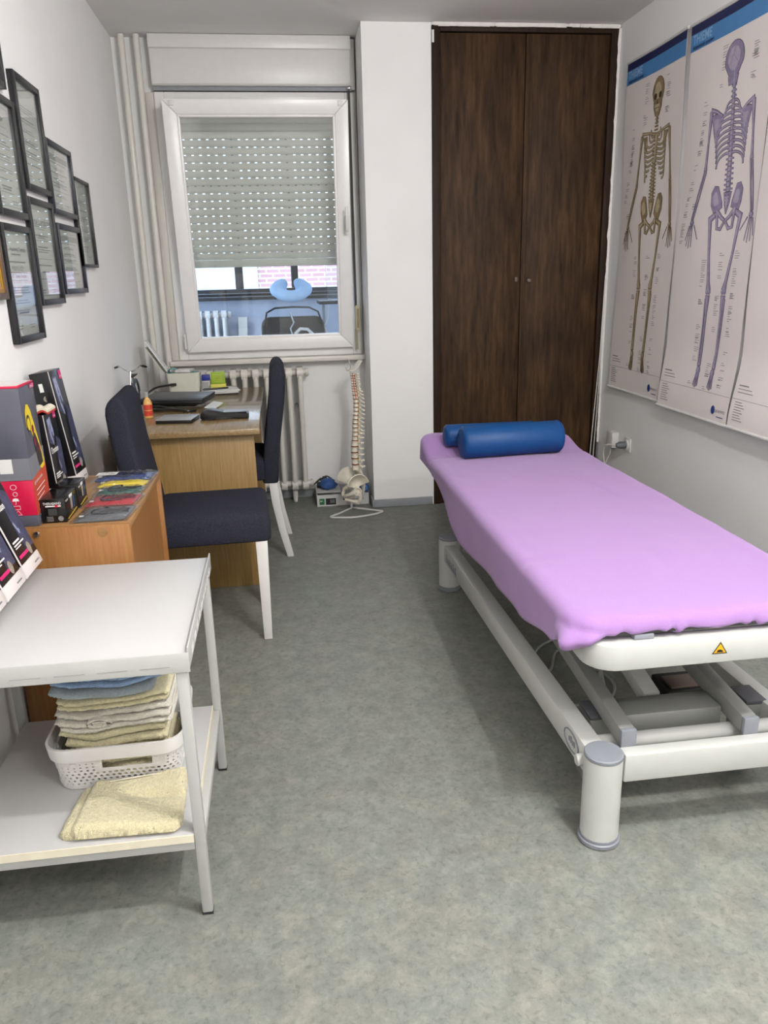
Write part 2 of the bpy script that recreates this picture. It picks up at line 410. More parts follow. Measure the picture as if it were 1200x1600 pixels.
sash = sroot('sash', (0, 0, 0)); del sash['kind']; sash.parent = win; sash.location = (.035, -YW, -.93); ORIG['sash'] = Vector((0, 0, 0))
for m in mitre(SX0, SX1, SZ0, SZ1, .076, 4.955, 5.004):
    tilt(m).build('sash_profile', 'white_pvc', sash, bevel=.005)
for m in mitre(SX0+.073, SX1-.073, SZ0+.073, SZ1-.073, .016, 4.962, 5.0):
    tilt(m).build('glazing_bead', 'white_pvc', sash, bevel=.004)
tilt(B(SX0+.085, SX1-.085, 4.982, 4.988, SZ0+.085, SZ1-.085)).build('pane', 'glass', sash, smooth=0)
h = MB(); h.box(.432, .456, 4.915, 4.925, 1.64, 1.74)
tilt(h).build('handle_plate', 'white_gloss', sash, bevel=.004)
h = MB(); h.box(.438, .450, 4.885, 4.915, 1.655, 1.67); h.box(.436, .452, 4.878, 4.892, 1.655, 1.785); tilt(h).build('handle', 'white_gloss', sash, bevel=.004)
for x in (SX0+.05, SX1-.045):
    tilt(B(x-.013, x+.013, 4.949, 4.957, SZ1-.034, SZ1-.008)).build('corner_cap', 'white_gloss', sash, bevel=.002)
for z in (1.0, ):
    MB().tube([(SX0-.01, 4.962, z), (SX0-.01, 4.962, z+.09)], .009, 10).build('hinge', 'white_gloss', win)
MB().box(SX0-.012, SX0+.002, 4.955, 4.972, 2.26, 2.36).build('tilt_arm', 'metal_rail', win, bevel=.002)
# sill under the window
m = B(-.655, .545, 4.945, 5.049, .898, .929); struct(m.build('trim_1', 'cream_paint', bevel=.006))
# shutter housing above the window
sb = sroot('trim_2', (-.04, 5.0, 2.43))
B(-.602, .513, 4.965, 5.049, 2.445, 2.699).build('housing', 'white_gloss', sb, bevel=.004)
B(-.598, .508, 4.957, 4.9645, 2.45, 2.622).build('cover_panel', 'white_gloss', sb, bevel=.003)
B(-.602, .513, 4.957, 4.9645, 2.629, 2.698).build('cover_strip', 'white_gloss', sb, bevel=.003)
B(.5135, .536, 4.99, 5.049, 2.43, 2.69).build('side_strip', 'white_gloss', sb, bevel=.003)
B(-.60, .513, 5.0, 5.049, 2.425, 2.4445).build('slot_board', 'baseboard_grey', sb)
# roller shutter outside the glass
sh = thing('roller_shutter', 'grey roller shutter half lowered outside the window, rows of light slots', 'shutter', (-.035, 5.14, 1.45))
PITCH, ZT = .0424, 2.365
def slat_mesh(holes):
    m = MB(); x0, x1 = -.565, .495
    prof = [(-.006, 0), (-.0105, .007), (-.012, .018), (-.011, .029), (-.008, .0372), (-.002, .0378), (.004, .0378), (.004, 0)]
    m.loft([[(x, y, z) for y, z in prof] for x in (x0, x1)])
    if holes:
        n = 23; p = (x1-x0)/n
        for i in range(n): m.box(x0+i*p+.0065, x0+(i+1)*p-.0065, .001, .004, .0378, PITCH)
        m.box(x0, x0+.0065, .001, .004, .0378, PITCH); m.box(x1-.0065, x1, .001, .004, .0378, PITCH)
    else: m.box(x0, x1, .001, .004, .0378, PITCH)
    return m
protos = {}
nsl = int((ZT-1.49)/PITCH)
for i in range(nsl):
    z = ZT-(i+1)*PITCH; hl = i > 3
    if hl not in protos:
        o = slat_mesh(hl).build('slat', 'shutter', sh, world=False, smooth=40); protos[hl] = o
    else:
        o = protos[hl].copy(); COL.objects.link(o); o.parent = sh
    o.location = (.035, 0, z-1.45)
zb = ZT-nsl*PITCH
B(-.565, .495, 5.131, 5.146, zb-.045, zb-.001).build('bottom_rail', 'shutter', sh, bevel=.003)
for x in (-.59, .499): B(x, x+.021, 5.122, 5.158, WZ0, WZ1).build('guide_rail', 'white_gloss', sh)
# strap and winder
st = thing('shutter_strap', 'dark pull strap with cream winder case beside the window', 'strap', (.512, 4.99, 1.07))
B(.490, .504, 4.975, 4.978, 1.22, 2.42).build('strap', 'strap_dark', st)
B(.489, .503, 4.970, 4.973, .96, 1.09).build('strap_end', 'strap_tan', st)
m = MB(); P = rrect(-.0145, .0145, 0, .155, .012)
m.prism(P, lambda a, b: (.506+a, 4.955, 1.075+b), lambda a, b: (.506+a, 4.99, 1.075+b)); m.build('winder_case', 'winder_cream', st, bevel=.004)
B(.499, .513, 4.948, 4.9545, 1.095, 1.21).build('winder_slot', 'strap_tan', st, bevel=.002)
MB().lathe((.5, 4.96, 2.432), [(.009, -.012), (.012, 0), (.009, .012)], 12, 'x').build('guide_roller', 'chrome', st)

# heating pipes
for i, x in enumerate((-.745, -.664)):
    m = MB().tube([(x, 4.985, .02), (x, 4.985, ZC-.002)], .0185, 14)
    t = m.build('heating_pipe', 'cream_paint')
    tag(t, ['cream heating riser pipe closest to the left wall', 'cream heating riser pipe closest to the window frame'][i], 'pipe', 'heating pipes')
# painted casing strips left of the window
for k, x in enumerate((-.632, -.612)):
    pass

# ------------------------------------------------------------------ radiator
def make_radiator(name, label, x0, n, pitch, yc, z0, z1, dp, material):
    t = thing(name, label, 'radiator', (x0+n*pitch/2, yc, 0))
    first = None
    for i in range(n):
        x = x0+pitch*(i+.5)
        if first is None:
            m = MB(); w_ = .019
            for yy in (-dp/2+.018, 0, dp/2-.018):
                pts = [(0, yy, z0+.02), (0, yy, z0+.06), (0, yy, z1-.06), (0, yy, z1-.02)]
                m.tube(pts, [.012, .0165, .0165, .012], 10)
            for zz in (z0+.035, z1-.035):
                ring = rrect(-dp/2, dp/2, -.034, .034, .03, 5)
                m.loft([[(-w_*.6, a*.86, zz+b*.86) for a, b in ring], [(-w_, a, zz+b) for a, b in ring], [(w_, a, zz+b) for a, b in ring], [(w_*.6, a*.86, zz+b*.86) for a, b in ring]])
            first = m.build('column', material, t, world=False, smooth=50); o = first
        else:
            o = first.copy(); COL.objects.link(o); o.parent = t
        o.location = (x-(x0+n*pitch/2), 0, 0)
    for zz in (z0+.035, z1-.035):
        MB().tube([(x0-.004, yc, zz), (x0+n*pitch+.006, yc, zz)], .02, 12).build('hub', material, t)
        m = MB()
        m.lathe((x0+n*pitch, yc, zz), [(.026, 0), (.028, .01), (.022, .022)], 12, 'x'); m.build('end_plug', material, t)
    return t
rad = make_radiator('column_radiator', 'cream cast iron column radiator under the window behind the desk', -.45, 9, .068, 4.955, .085, .87, .13, 'cream_paint')
for x in (-.35, .058): MB().tube([(x, 4.945, .001), (x, 4.945, .02), (x, 4.945, .10)], [.012, .015, .017], 10).build('foot', 'cream_paint', rad)
MB().tube([(.10, 4.98, .62), (.10, 5.049, .62)], .012, 8).build('wall_bracket', 'metal_rail', rad)

# ------------------------------------------------------------------ glazed veranda behind the window
VY = 6.55
struct(B(-2.6, 2.6, YW+.12, VY+.1, -.1, 0).build('floor_veranda', 'linoleum', smooth=0))
struct(B(-2.6, 2.6, YW+.12, VY+.1, 2.72, 2.82).build('ceiling_veranda', 'ceiling_paint', smooth=0))
struct(B(-2.6, 2.6, VY, VY+.1, 0, 1.24).build('wall_veranda', 'veranda_wall', smooth=0))
struct(B(-2.7, -2.6, YW+.12, VY+.1, 0, 2.72).build('wall_veranda_left', 'veranda_wall', smooth=0))
struct(B(2.6, 2.7, YW+.12, VY+.1, 0, 2.72).build('wall_veranda_right', 'veranda_wall', smooth=0))
w2 = sroot('window_2', (0, VY, 1.24))
B(-2.59, 2.59, VY-.06, VY+.08, 1.241, 1.262).build('ledge', 'dark_window', w2, bevel=.003)
B(-2.59, 2.59, VY-.035, VY-.02, 1.264, 1.271).build('ledge_rail', 'metal_rail', w2)
B(-2.59, 2.59, VY+.0, VY+.07, 1.2625, 1.325).build('bottom_bar', 'dark_window', w2, bevel=.003)
B(-2.59, 2.59, VY-.012, VY-.0005, 1.29, 1.296).build('drip_rail', 'metal_rail', w2)
for x0, x1 in ((-1.75, -1.68), (-.99, -.93), (-.298, -.236), (.145, .20), (.92, .98), (1.68, 1.75)):
    B(x0, x1, VY+.005, VY+.065, 1.326, 2.71).build('mullion', 'dark_window', w2, bevel=.003)
B(-2.59, 2.59, VY+.006, VY+.06, 2.04, 2.13).build('transom', 'dark_window', w2)
r2 = make_radiator('veranda_radiator', 'white column radiator below the veranda window, seen through the glass', -.80, 7, .062, 6.42, .30, 1.17, .13, 'white_gloss')
for x in (-.70, -.46): MB().tube([(x, 6.42, .001), (x, 6.42, .33)], .014, 8).build('foot', 'white_gloss', r2)
# leaning white board by the veranda wall
m = MB().obox((-.28, 6.44, .56), (.035, 0, 0), (0, .008, 0), (.02, .06, .55)); o = m.build('white_board', 'white_gloss'); tag(o, 'narrow white board leaning beside the veranda radiator', 'board')
# small shelf on the right
s = thing('veranda_shelf', 'dark small shelf with white cables at right of the veranda', 'shelf', (.46, 6.2, 0))
B(.33, .62, 6.05, 6.4, 1.205, 1.23).build('top', 'dark_window', s, bevel=.003)
for x in (.36, .59): B(x, x+.02, 6.2, 6.22, .0, 1.204).build('leg', 'metal_rail', s)
MB().tube([(.40, 6.04, 1.2), (.39, 6.03, 1.1), (.36, 6.03, 1.05), (.395, 6.03, .95), (.41, 6.03, .6)], .004, 6).build('cable', 'cable_white', s)
B(.40, .56, 6.12, 6.3, 1.231, 1.50).build('glass_jar', 'glass', s, bevel=.01)
# folded massage table with face cradle
mt = thing('massage_table', 'dark brown massage table standing on end on the veranda', 'massage table', (.12, 5.75, 0))
P = rrect(-.24, .24, .02, 1.14, .07)
P = [(a*(1 if b < .9 else .93), b) for a, b in P]
MB().prism(P, lambda a, b: (.12+a, 5.72, b), lambda a, b: (.12+a, 5.80, b)).build('top_panel', 'leather_brown', mt, bevel=.015, seg=3)
MB().prism(rrect(-.07, .0, .0, 1.0, .01), lambda a, b: (.12+a, 5.712, .06+b), lambda a, b: (.12+a, 5.719, .06+b)).build('stripe', 'dark_print', mt)
MB().tube([(-.08, 5.715, 1.08), (-.06, 5.71, 1.17), (.0, 5.71, 1.20), (.12, 5.71, 1.205), (.24, 5.71, 1.20), (.30, 5.71, 1.17), (.33, 5.715, 1.08)], .007, 8).build('cradle_bracket', 'black_plastic', mt)
MB().tube([(.115, 5.70, 1.0), (.10, 5.69, 1.06), (.125, 5.69, 1.1), (.105, 5.69, 1.165)], .008, 8).build('lever', 'chrome', mt)
MB().tube([(.13, 5.70, 1.02), (.17, 5.69, 1.055), (.22, 5.69, 1.05), (.26, 5.69, 1.01)], .012, 8).build('strap_loop', 'white_gloss', mt)
# face cradle cushion: U shaped
fc = thing('face_cradle_cushion', 'pale blue horseshoe face cushion on top of the massage table', 'cushion', (.12, 5.72, 1.215))
m = MB(); rings = []
for k in range(25):
    a = R_(-72+324*k/24)          # open at the back top
    cx, cy = .090*math.cos(a), .085*math.sin(a)
    f = .5+.5*math.cos(a*2)
    rr = .060*(1 if 1 < k < 23 else (.8 if k in (1, 23) else .35)); ring = []
    for j in range(12):
        t = 2*math.pi*j/12
        o_ = rr*math.cos(t); h_ = .040*(rr/.060)*math.sin(t)
        ring.append((.12+cx+math.cos(a)*o_, 5.74-cy*0.7-math.sin(a)*o_*.7, 1.278+h_+.092*(1-math.sin(a))*.5))
    rings.append(ring)
m.loft(rings); m.build('cushion_ring', 'pillow_blue', fc, smooth=80)
# neighbouring building outside, seen over exposed
nb = thing('neighbour_building', 'pale stucco and pink brick building across the yard, through the veranda glazing', 'building', (0, 12, -1))
B(-9, -.22, 12.0, 12.3, -1, 1.95).build('stucco_wall', 'stucco', nb, smooth=0)
B(-.22, 6, 12.05, 12.3, -1, 1.95).build('brick_wall', 'far_brick', nb, smooth=0)
struct(B(-12, 12, VY+.1, 14, -1.2, -1).build('ground_yard', 'stucco', smooth=0))

# ------------------------------------------------------------------ wardrobe
wd = thing('built_in_wardrobe', 'dark brown wooden double door built-in wardrobe beside the white pier', 'wardrobe', (1.46, YP, 0))
m = MB(); m.box(.9285, .974, YP-.012, YP+.055, .001, 2.684); m.box(1.945, 1.985, YP-.012, YP+.055, .001, 2.684); m.box(.974, 1.945, YP-.012, YP+.055, 2.655, 2.684); m.box(.974, 1.945, YP+.0, YP+.055, .001, .06)
m.build('frame', 'wardrobe_frame', wd, bevel=.003)
d1 = B(.977, 1.458, YP+.006, YP+.028, .063, 2.652).build('door', 'wardrobe_wood', wd, bevel=.003)
d2 = B(1.461, 1.942, YP+.006, YP+.028, .063, 2.652).build('door', 'wardrobe_wood', wd, bevel=.003)
B(1.4605, 1.492, YP+.0, YP+.0058, .065, 2.65).build('cover_strip', 'wardrobe_wood', d2, bevel=.002)
B(1.421, 1.441, YP-.014, YP+.0058, 1.345, 1.374).build('knob', 'brown_frame', d1, bevel=.004)
B(1.497, 1.523, YP-.016, YP+.0058, 1.34, 1.364).build('knob', 'brown_frame', d2, bevel=.005)
# ragged plaster edge at the wall corner
m = MB(); n = 60
a = [(1.9855-.006*random.random() if random.random() < .4 else 1.986, .35+2.33*i/n) for i in range(n+1)]
m.prism([(1.9985, .35), (1.9985, 2.68)]+a[::-1], lambda x, z: (x, YP-.0135, z), lambda x, z: (x, YP-.001, z))
struct(m.build('trim_3', 'plaster_white', smooth=0))
m = MB()
for i in range(70):
    x = .935+random.random()*1.05; l = .03+.06*random.random(); m.box(x, min(x+l, 1.985), YP-.0138-.0001*i, YP-.0128, 2.683-.006*random.random(), 2.6988-.00003*i)
m.box(.9285, 1.9848, YP-.0122, YP-.001, 2.6845, 2.6965); m.box(.928, .94, YP-.0142, YP-.0125, 2.60, 2.66)
struct(m.build('trim_4', 'plaster_white', smooth=0))
c = MB()
for dx in (0, .012): c.tube([(1.978-dx*.2, YP-.03, 1.35), (1.975-dx*.6, YP-.032, .9), (1.965-dx*1.6, YP-.03, .45), (1.955-dx*2.2, YP-.03, .06), (1.955-dx*2.2, YP-.03, .004)], .0028, 6)
tag(c.build('hanging_cable', 'cable_white'), 'thin white cables hanging beside the right edge of the wardrobe', 'cable')

# ------------------------------------------------------------------ sockets
so = thing('wall_socket', 'white wall socket with a grey plug above the purple bed', 'socket', (XR, 4.255, .38))
B(XR-.012, XR-.001, 4.215, 4.30, .378, .460).build('plate', 'plastic_white', so, bevel=.004)
MB().lathe((XR-.02, 4.258, .419), [(.031, 0), (.031, .0085)], 24, 'x').build('ring', 'plastic_white', so)
MB().lathe((XR-.04, 4.258, .419), [(.012, -.035), (.021, -.015), (.021, .0195)], 16, 'x').build('plug', 'adapter_grey', so)
MB().tube([(XR-.07, 4.262, .419), (XR-.095, 4.31, .414), (XR-.105, 4.36, .40), (XR-.09, 4.40, .34), (XR-.07, 4.41, .25), (XR-.05, 4.40, .1), (XR-.04, 4.38, .006)], .0045, 8).build('cord', 'cable_white', so)
ad = thing('power_adapter', 'white plug-in power adapter left of the wall socket', 'adapter', (XR, 4.43, .37))
B(XR-.045, XR-.002, 4.385, 4.475, .372, .466).build('case', 'plastic_white', ad, bevel=.005)
B(XR-.035, XR-.02, 4.40, 4.42, .365, .3715).build('light', 'label_green', ad)
MB().tube([(XR-.03, 4.43, .371), (XR-.035, 4.43, .33), (XR-.05, 4.45, .27), (XR-.04, 4.46, .1), (XR-.04, 4.46, .006)], .003, 8).build('cord', 'cable_white', ad)

# ------------------------------------------------------------------ certificates on the left wall
def cert(y0, y1, z0, z1, label, frame='black_frame', title=None, kind=0, fw=.020, inner=None, dark_head=False):
    t = thing('framed_certificate', label, 'picture frame', (XL, (y0+y1)/2, z0), 0, 'framed certificates')
    X0 = XL+.001; X1 = XL+.022
    for a in ((y0, y0+fw, z0, z1), (y1-fw, y1, z0, z1), (y0+fw, y1-fw, z0, z0+fw), (y0+fw, y1-fw, z1-fw, z1)):
        B(X0, X1, *a).build('frame_bar', frame, t, bevel=.002)
    if inner:
        f2 = .012; a0, a1, b0, b1 = y0+fw, y1-fw, z0+fw, z1-fw
        for a in ((a0, a0+f2, b0, b1), (a1-f2, a1, b0, b1), (a0+f2, a1-f2, b0, b0+f2), (a0+f2, a1-f2, b1-f2, b1)):
            B(X0, X1-.004, *a).build('inner_bar', inner, t)
        fw += f2
    pm = B(X0, X0+.004, y0+fw, y1-fw, z0+fw, z1-fw).build('paper', 'paper', t, smooth=0)
    yy0, yy1, zz0, zz1 = y0+fw+.012, y1-fw-.012, z0+fw+.012, z1-fw-.012
    W, H = yy1-yy0, zz1-zz0; PX = X0+.0046
    ink = MB(); rnd = random.Random(hash(label) % 1000 if False else len(label)*7+int(y0*100))
    def line(cz, wd, h=.0035, cy=.5):
        ink.quad((PX, yy0+W*cy-wd*W/2, zz0+cz*H), (0, wd*W, 0), (0, 0, h))
    if kind == 1:
        ink.quad((PX, yy0+.01, zz0+.90*H), (0, .03, 0), (0, 0, .035))
    if kind == 2:
        for k in range(14): line(.95-.002*k-.02*k, .12+.2*rnd.random(), .003, .14)
        ink.quad((PX, yy0+.02, zz0+.55*H), (0, .012, 0), (0, 0, .32*H))
    z = .80
    while z > .12:
        k = rnd.choice((1, 2, 3))
        for q in range(k):
            line(z, .35+.5*rnd.random(), rnd.choice((.002, .003, .0045))); z -= .028
        z -= .05
    for cy in (.22, .78): line(.06, .28, .0025, cy); line(.03, .2, .002, cy)
    if kind == 3:  # border line
        for a in ((yy0, yy1, zz0, zz0+.0015), (yy0, yy1, zz1-.0015, zz1), (yy0, yy0+.0015, zz0, zz1), (yy1-.0015, yy1, zz0, zz1)):
            ink.quad((PX, a[0], a[2]), (0, a[1]-a[0], 0), (0, 0, a[3]-a[2]))
    if dark_head: ink.quad((PX, yy0, zz1-.03), (0, W, 0), (0, 0, .022))
    ink.build('text_lines', 'print_grey' if not dark_head else 'print_grey', pm, smooth=0)
    if title:
        for tt, zf, sz in title:
            f = plane_fn((PX, yy0+W/2, zz0+zf*H), (0, 1, 0), (0, 0, 1), .0003)
            text_mb(tt, sz, f, align='CENTER').build('title', 'print_ink', pm, smooth=0)
    B(X1-.009, X1-.007, y0+fw, y1-fw, z0+fw, z1-fw).build('glass', 'frame_glass', t, smooth=0)
    return t
cert(2.555, 2.855, 1.985, 2.345, 'certificate in black frame cut off by the top left corner, highest of all')
cert(2.945, 3.245, 1.707, 2.066, 'tall black framed certificate with a big emblem at its left margin', kind=2, title=[('Award Certificate', .40, .024)])
cert(2.615, 2.905, 1.604, 1.960, 'black framed certificate of many text lines at the left picture edge', kind=3, title=[('Certificate', .86, .026)])
cert(3.245, 3.625, 1.652, 1.915, 'landscape certificate in dark blue frame with grey heading bands', 'dark_blue_frame', dark_head=True, kind=3, title=[('Certificate', .42, .022)])
cert(3.610, 3.900, 1.466, 1.826, 'certificate nearest the window, thin black frame, small crest on top', fw=.013, kind=1)
cert(2.915, 3.225, 1.329, 1.683, 'black framed "Course Certificate" between the blue frames and the lowest one', kind=3, title=[('Course Certificate', .82, .036), ('Participant', .68, .018)])
cert(3.255, 3.630, 1.361, 1.621, 'smaller dark blue framed certificate reflecting the window, lower right', 'dark_blue_frame', dark_head=True, kind=3, title=[('Certificate', .45, .018)])
cert(2.595, 2.895, 1.223, 1.581, 'lowest hanging black framed certificate with two signatures', kind=1, title=[('IMT - Akademija Therapie', .84, .020), ('Basismodul Zertifikat', .66, .014), ('IMT Schmerz Therapie', .57, .016)])
cert(2.28, 2.565, 1.359, 1.60, 'brown framed picture with gold inner edge, cut by the left picture edge', 'brown_frame', inner='gold')

# ------------------------------------------------------------------ anatomy posters on the right wall
def poster(y0, wdt, z0, hgt, label, curl, S, tone, front):
    """s runs from the wardrobe side towards the viewer, t runs up"""
    T = thing('anatomy_poster', label, 'poster', (XR, y0-wdt/2, z0), 0, 'anatomy posters')
    def off(s, t):
        e = abs(s/wdt-.5)*2
        return .010+curl*(1-smooth(0, .35, t))+.012*math.sin(t*2.1+y0)**2*(.4+.6*e)+.006*math.sin(s*9)*smooth(.2, 1, t)*(1-smooth(1.2, 1.7, t))
    def pt(s, t, l=0): return (XR-off(s, t)-l, y0-s, z0+t)
    NS, NT = 10, 50
    m = MB(); m.add([pt(wdt*i/NS, hgt*j/NT) for j in range(NT+1) for i in range(NS+1)],
                    [(j*(NS+1)+i, j*(NS+1)+i+1, (j+1)*(NS+1)+i+1, (j+1)*(NS+1)+i) for j in range(NT) for i in range(NS)])
    paper = m.build('sheet', 'poster_paper', T, smooth=60, solid=.0008)
    for t in (.002, hgt-.002):
        MB().tube([pt(-.008, t), pt(wdt/2, t), pt(wdt+.008, t)], .0075, 10).build('hanger_rod', 'plastic_white', T)
    LV = .0016
    def area(poly_pts, l):     # subdivided strip for header bands
        (s0, t0, s1, t1) = poly_pts; n = 8; mm = MB()
        mm.add([pt(lerp(s0, s1, i/n), lerp(t0, t1, j/4), l) for j in range(5) for i in range(n+1)], [(j*(n+1)+i, j*(n+1)+i+1, (j+1)*(n+1)+i+1, (j+1)*(n+1)+i) for j in range(4) for i in range(n)])
        return mm
    area((.0, hgt-.115, wdt, hgt-.008), LV).build('header_band', 'poster_blue', paper)
    area((.0, hgt-.045, wdt, hgt-.008), LV+.0006).build('header_stripe', 'poster_navy', paper)
    text_mb('THIEME', .052, lambda x, y: pt(.02+x, hgt-.086+y, LV+.0008), sx=.9, bold=.001).build('title', 'poster_title', paper)
    text_mb('Anatomski posteri', .024, lambda x, y: pt(.02+x, hgt-.108+y, LV+.0008), bold=.0005).build('subtitle', 'poster_navy', paper)
    # foot of the sheet
    ft = MB(); n = 10
    for i in range(n): ft.add([pt(wdt*i/n, .128, LV), pt(wdt*(i+1)/n, .128, LV), pt(wdt*(i+1)/n, .1295, LV), pt(wdt*i/n, .1295, LV)], [(0, 1, 2, 3)])
    def bar(s, t, l, h=.0028, L=LV): ft.add([pt(s, t, L), pt(s+l, t, L), pt(s+l, t+h, L), pt(s, t+h, L)], [(0, 1, 2, 3)])
    for k in range(8): bar(.03, .115-.011*k, .05+.03*((k*37) % 5)/5)
    for k, l in enumerate((.07, .10, .11)): bar(.03, .185-.014*k, l, .005 if k == 0 else .003)
    if S:
        rnd = random.Random(3)
        cx = (S['fhl'][0]+S['fhr'][0])/2
        for k in range(120):
            t = .14+1.46*rnd.random(); side = rnd.choice((-1, 1))
            if t > 1.40: s = cx+side*(.09+.02*rnd.random())-(.03 if side < 0 else 0)
            elif t > .78:
                arm = lerp(.30, .17, smooth(.78, 1.35, t)); s = cx+side*(arm-.02 if rnd.random() < .4 and t < 1.02 else arm+.05)-(.03 if side < 0 else 0)
            else: s = rnd.choice((cx-.012, cx+.11, cx-.15))
            if .02 < s < wdt-.06:
                for q in range(rnd.choice((1, 2, 2, 3))): bar(s, t-.009*q, .018+.022*rnd.random(), .0022)
    ft.build('small_print', 'print_grey', paper, smooth=0)['kind'] = 'stuff'
    lg = MB(); lg.add([pt(wdt-.12+.017*math.cos(a), .058+.02*math.sin(a), LV) for a in [2*math.pi*i/16 for i in range(16)]], [tuple(range(16))])
    lg.build('logo_disc', 'logo_blue', paper, smooth=0)
    text_mb('DATASTATUS', .017, lambda x, y: pt(wdt-.10+x, .052+y, LV), sx=.75).build('logo_text', 'print_ink', paper, smooth=0)
    bb = MB(); bb.add([pt(wdt-.085, .03, LV), pt(wdt-.03, .03, LV), pt(wdt-.03, .034, LV), pt(wdt-.085, .034, LV)], [(0, 1, 2, 3)]); bb.build('web_address', 'logo_blue', paper, smooth=0)
    if not S: return T
    # --- the skeleton drawing
    D, M_, L_ = MB(), MB(), MB()     # outline, mid tone, highlight
    def poly(mb_, pts, l):
        c = (sum(p[0] for p in pts)/len(pts), sum(p[1] for p in pts)/len(pts)); n = len(pts)
        mb_.add([pt(*c, l)]+[pt(*p, l) for p in pts], [(0, 1+i, 1+(i+1) % n) for i in range(n)])
    def stroke(mb_, pts, wds, l, out=0):
        P = [Vector((p[0], p[1], 0)) for p in pts]; n = len(P); A, Bq = [], []
        wds = wds if isinstance(wds, (list, tuple)) else [wds]*n
        for i in range(n):
            d = P[min(i+1, n-1)]-P[max(i-1, 0)]; d.normalize(); q = Vector((-d.y, d.x, 0)); e = P[i]
            if out: e = e+d*(out if i == n-1 else (-out if i == 0 else 0))
            A.append(e+q*(wds[i]/2+out)); Bq.append(e-q*(wds[i]/2+out))
        mb_.add([pt(p.x, p.y, l) for p in A]+[pt(p.x, p.y, l) for p in Bq], [(i, i+1, n+i+1, n+i) for i in range(n-1)])
    def bone(pts, wds, o=.0022, hl=True):
        stroke(D, pts, wds, LV, o); stroke(M_, pts, wds, LV+.0006)
        if hl:
            sh_ = [(p[0]-.0016, p[1]) for p in pts]; stroke(L_, sh_, [x*.42 for x in wds], LV+.0012)
    def blob(pts, o=.0025, hl=.55):
        c = (sum(p[0] for p in pts)/len(pts), sum(p[1] for p in pts)/len(pts))
        def grow(k): return [(p[0]+(p[0]-c[0])/max(1e-6, math.hypot(p[0]-c[0], p[1]-c[1]))*k, p[1]+(p[1]-c[1])/max(1e-6, math.hypot(p[0]-c[0], p[1]-c[1]))*k) for p in pts]
        poly(D, grow(o), LV); poly(M_, pts, LV+.0006)
        if hl: poly(L_, [(c[0]+(p[0]-c[0])*hl-.003, c[1]+(p[1]-c[1])*hl+.003) for p in pts], LV+.0012)
    def hole(pts): poly(D, pts, LV+.0018)
    def ell(c, a, b, n=16, r0=0): return [(c[0]+a*math.cos(2*math.pi*i/n+r0), c[1]+b*math.sin(2*math.pi*i/n+r0)) for i in range(n)]
    cxs = (S['shl'][0]+S['shr'][0])/2; cxp = (S['fhl'][0]+S['fhr'][0])/2
    # long bones
    for k in 'lr':
        sg = -1 if k == 'l' else 1
        sh_, el, wr, ht = S['sh'+k], S['el'+k], S['wr'+k], S['ht'+k]
        bone([sh_, (lerp(sh_[0], el[0], .1), lerp(sh_[1], el[1], .1)), (lerp(sh_[0], el[0], .5), lerp(sh_[1], el[1], .5)), (lerp(sh_[0], el[0], .9), lerp(sh_[1], el[1], .9)), el], [.026, .022, .012, .017, .024])
        for q in (-.006, .007):
            bone([(el[0]+q, el[1]-.006), (lerp(el[0], wr[0], .5)+q*1.4, lerp(el[1], wr[1], .5)), (wr[0]+q, wr[1]+.004)], [.011, .007, .010])
        blob(ell((wr[0], wr[1]-.012), .017, .012, 10), .002, .5)
        d = (ht[0]-wr[0], ht[1]-wr[1])
        for f in range(5):
            a = (f-2)*.16+(.35*-sg if f == (4 if sg < 0 else 0) else 0); ln = (.78, .95, 1.0, .95, .8)[f]
            dx = d[0]*math.cos(a)-d[1]*math.sin(a); dy = d[0]*math.sin(a)+d[1]*math.cos(a)
            p0 = (wr[0]+dx*.16+(f-2)*.006, wr[1]+dy*.16-.006); p1 = (wr[0]+dx*ln+(f-2)*.004, wr[1]+dy*ln)
            bone([p0, (lerp(p0[0], p1[0], .5), lerp(p0[1], p1[1], .5)), p1], [.006, .0045, .0035], .0012, False)
        fh, kn, an, to = S['fh'+k], S['kn'+k], S['an'+k], S['to'+k]
        hip = (fh[0]-sg*.035, fh[1]+.012)
        bone([hip, (fh[0], fh[1]-.004), (lerp(fh[0], kn[0], .12), lerp(fh[1], kn[1], .12)), (lerp(fh[0], kn[0], .5)+sg*.003, lerp(fh[1], kn[1], .5)), (lerp(fh[0], kn[0], .86), lerp(fh[1], kn[1], .86)), (kn[0], kn[1]+.012)], [.022, .034, .022, .015, .022, .038])
        blob(ell((kn[0]-.009, kn[1]+.004), .012, .013, 10), .001, .5); blob(ell((kn[0]+.009, kn[1]+.004), .012, .013, 10), .001, .5)
        bone([(kn[0], kn[1]-.014), (kn[0], kn[1]-.03), (lerp(kn[0], an[0], .3), lerp(kn[1], an[1], .3)), (lerp(kn[0], an[0], .8), lerp(kn[1], an[1], .8)), an], [.036, .03, .016, .013, .022])
        bone([(kn[0]+sg*.016, kn[1]-.03), (lerp(kn[0], an[0], .5)+sg*.016, lerp(kn[1], an[1], .5)), (an[0]+sg*.011, an[1]-.004)], [.010, .006, .011])
        blob(ell((an[0], an[1]-.025), .017, .022, 10), .002, .5)
        for f in range(5):
            p0 = (an[0]+(f-2)*.006, an[1]-.042); p1 = (lerp(an[0], to[0], .8)+(f-2)*.010, to[1]+.012*abs(f-2)*.4)
            bone([p0, (lerp(p0[0], p1[0], .5), lerp(p0[1], p1[1], .5)), p1], [.0075, .005, .004], .0012, False)
        # pelvis wing
        pw = S['p'+k]; xi = cxp+sg*.018
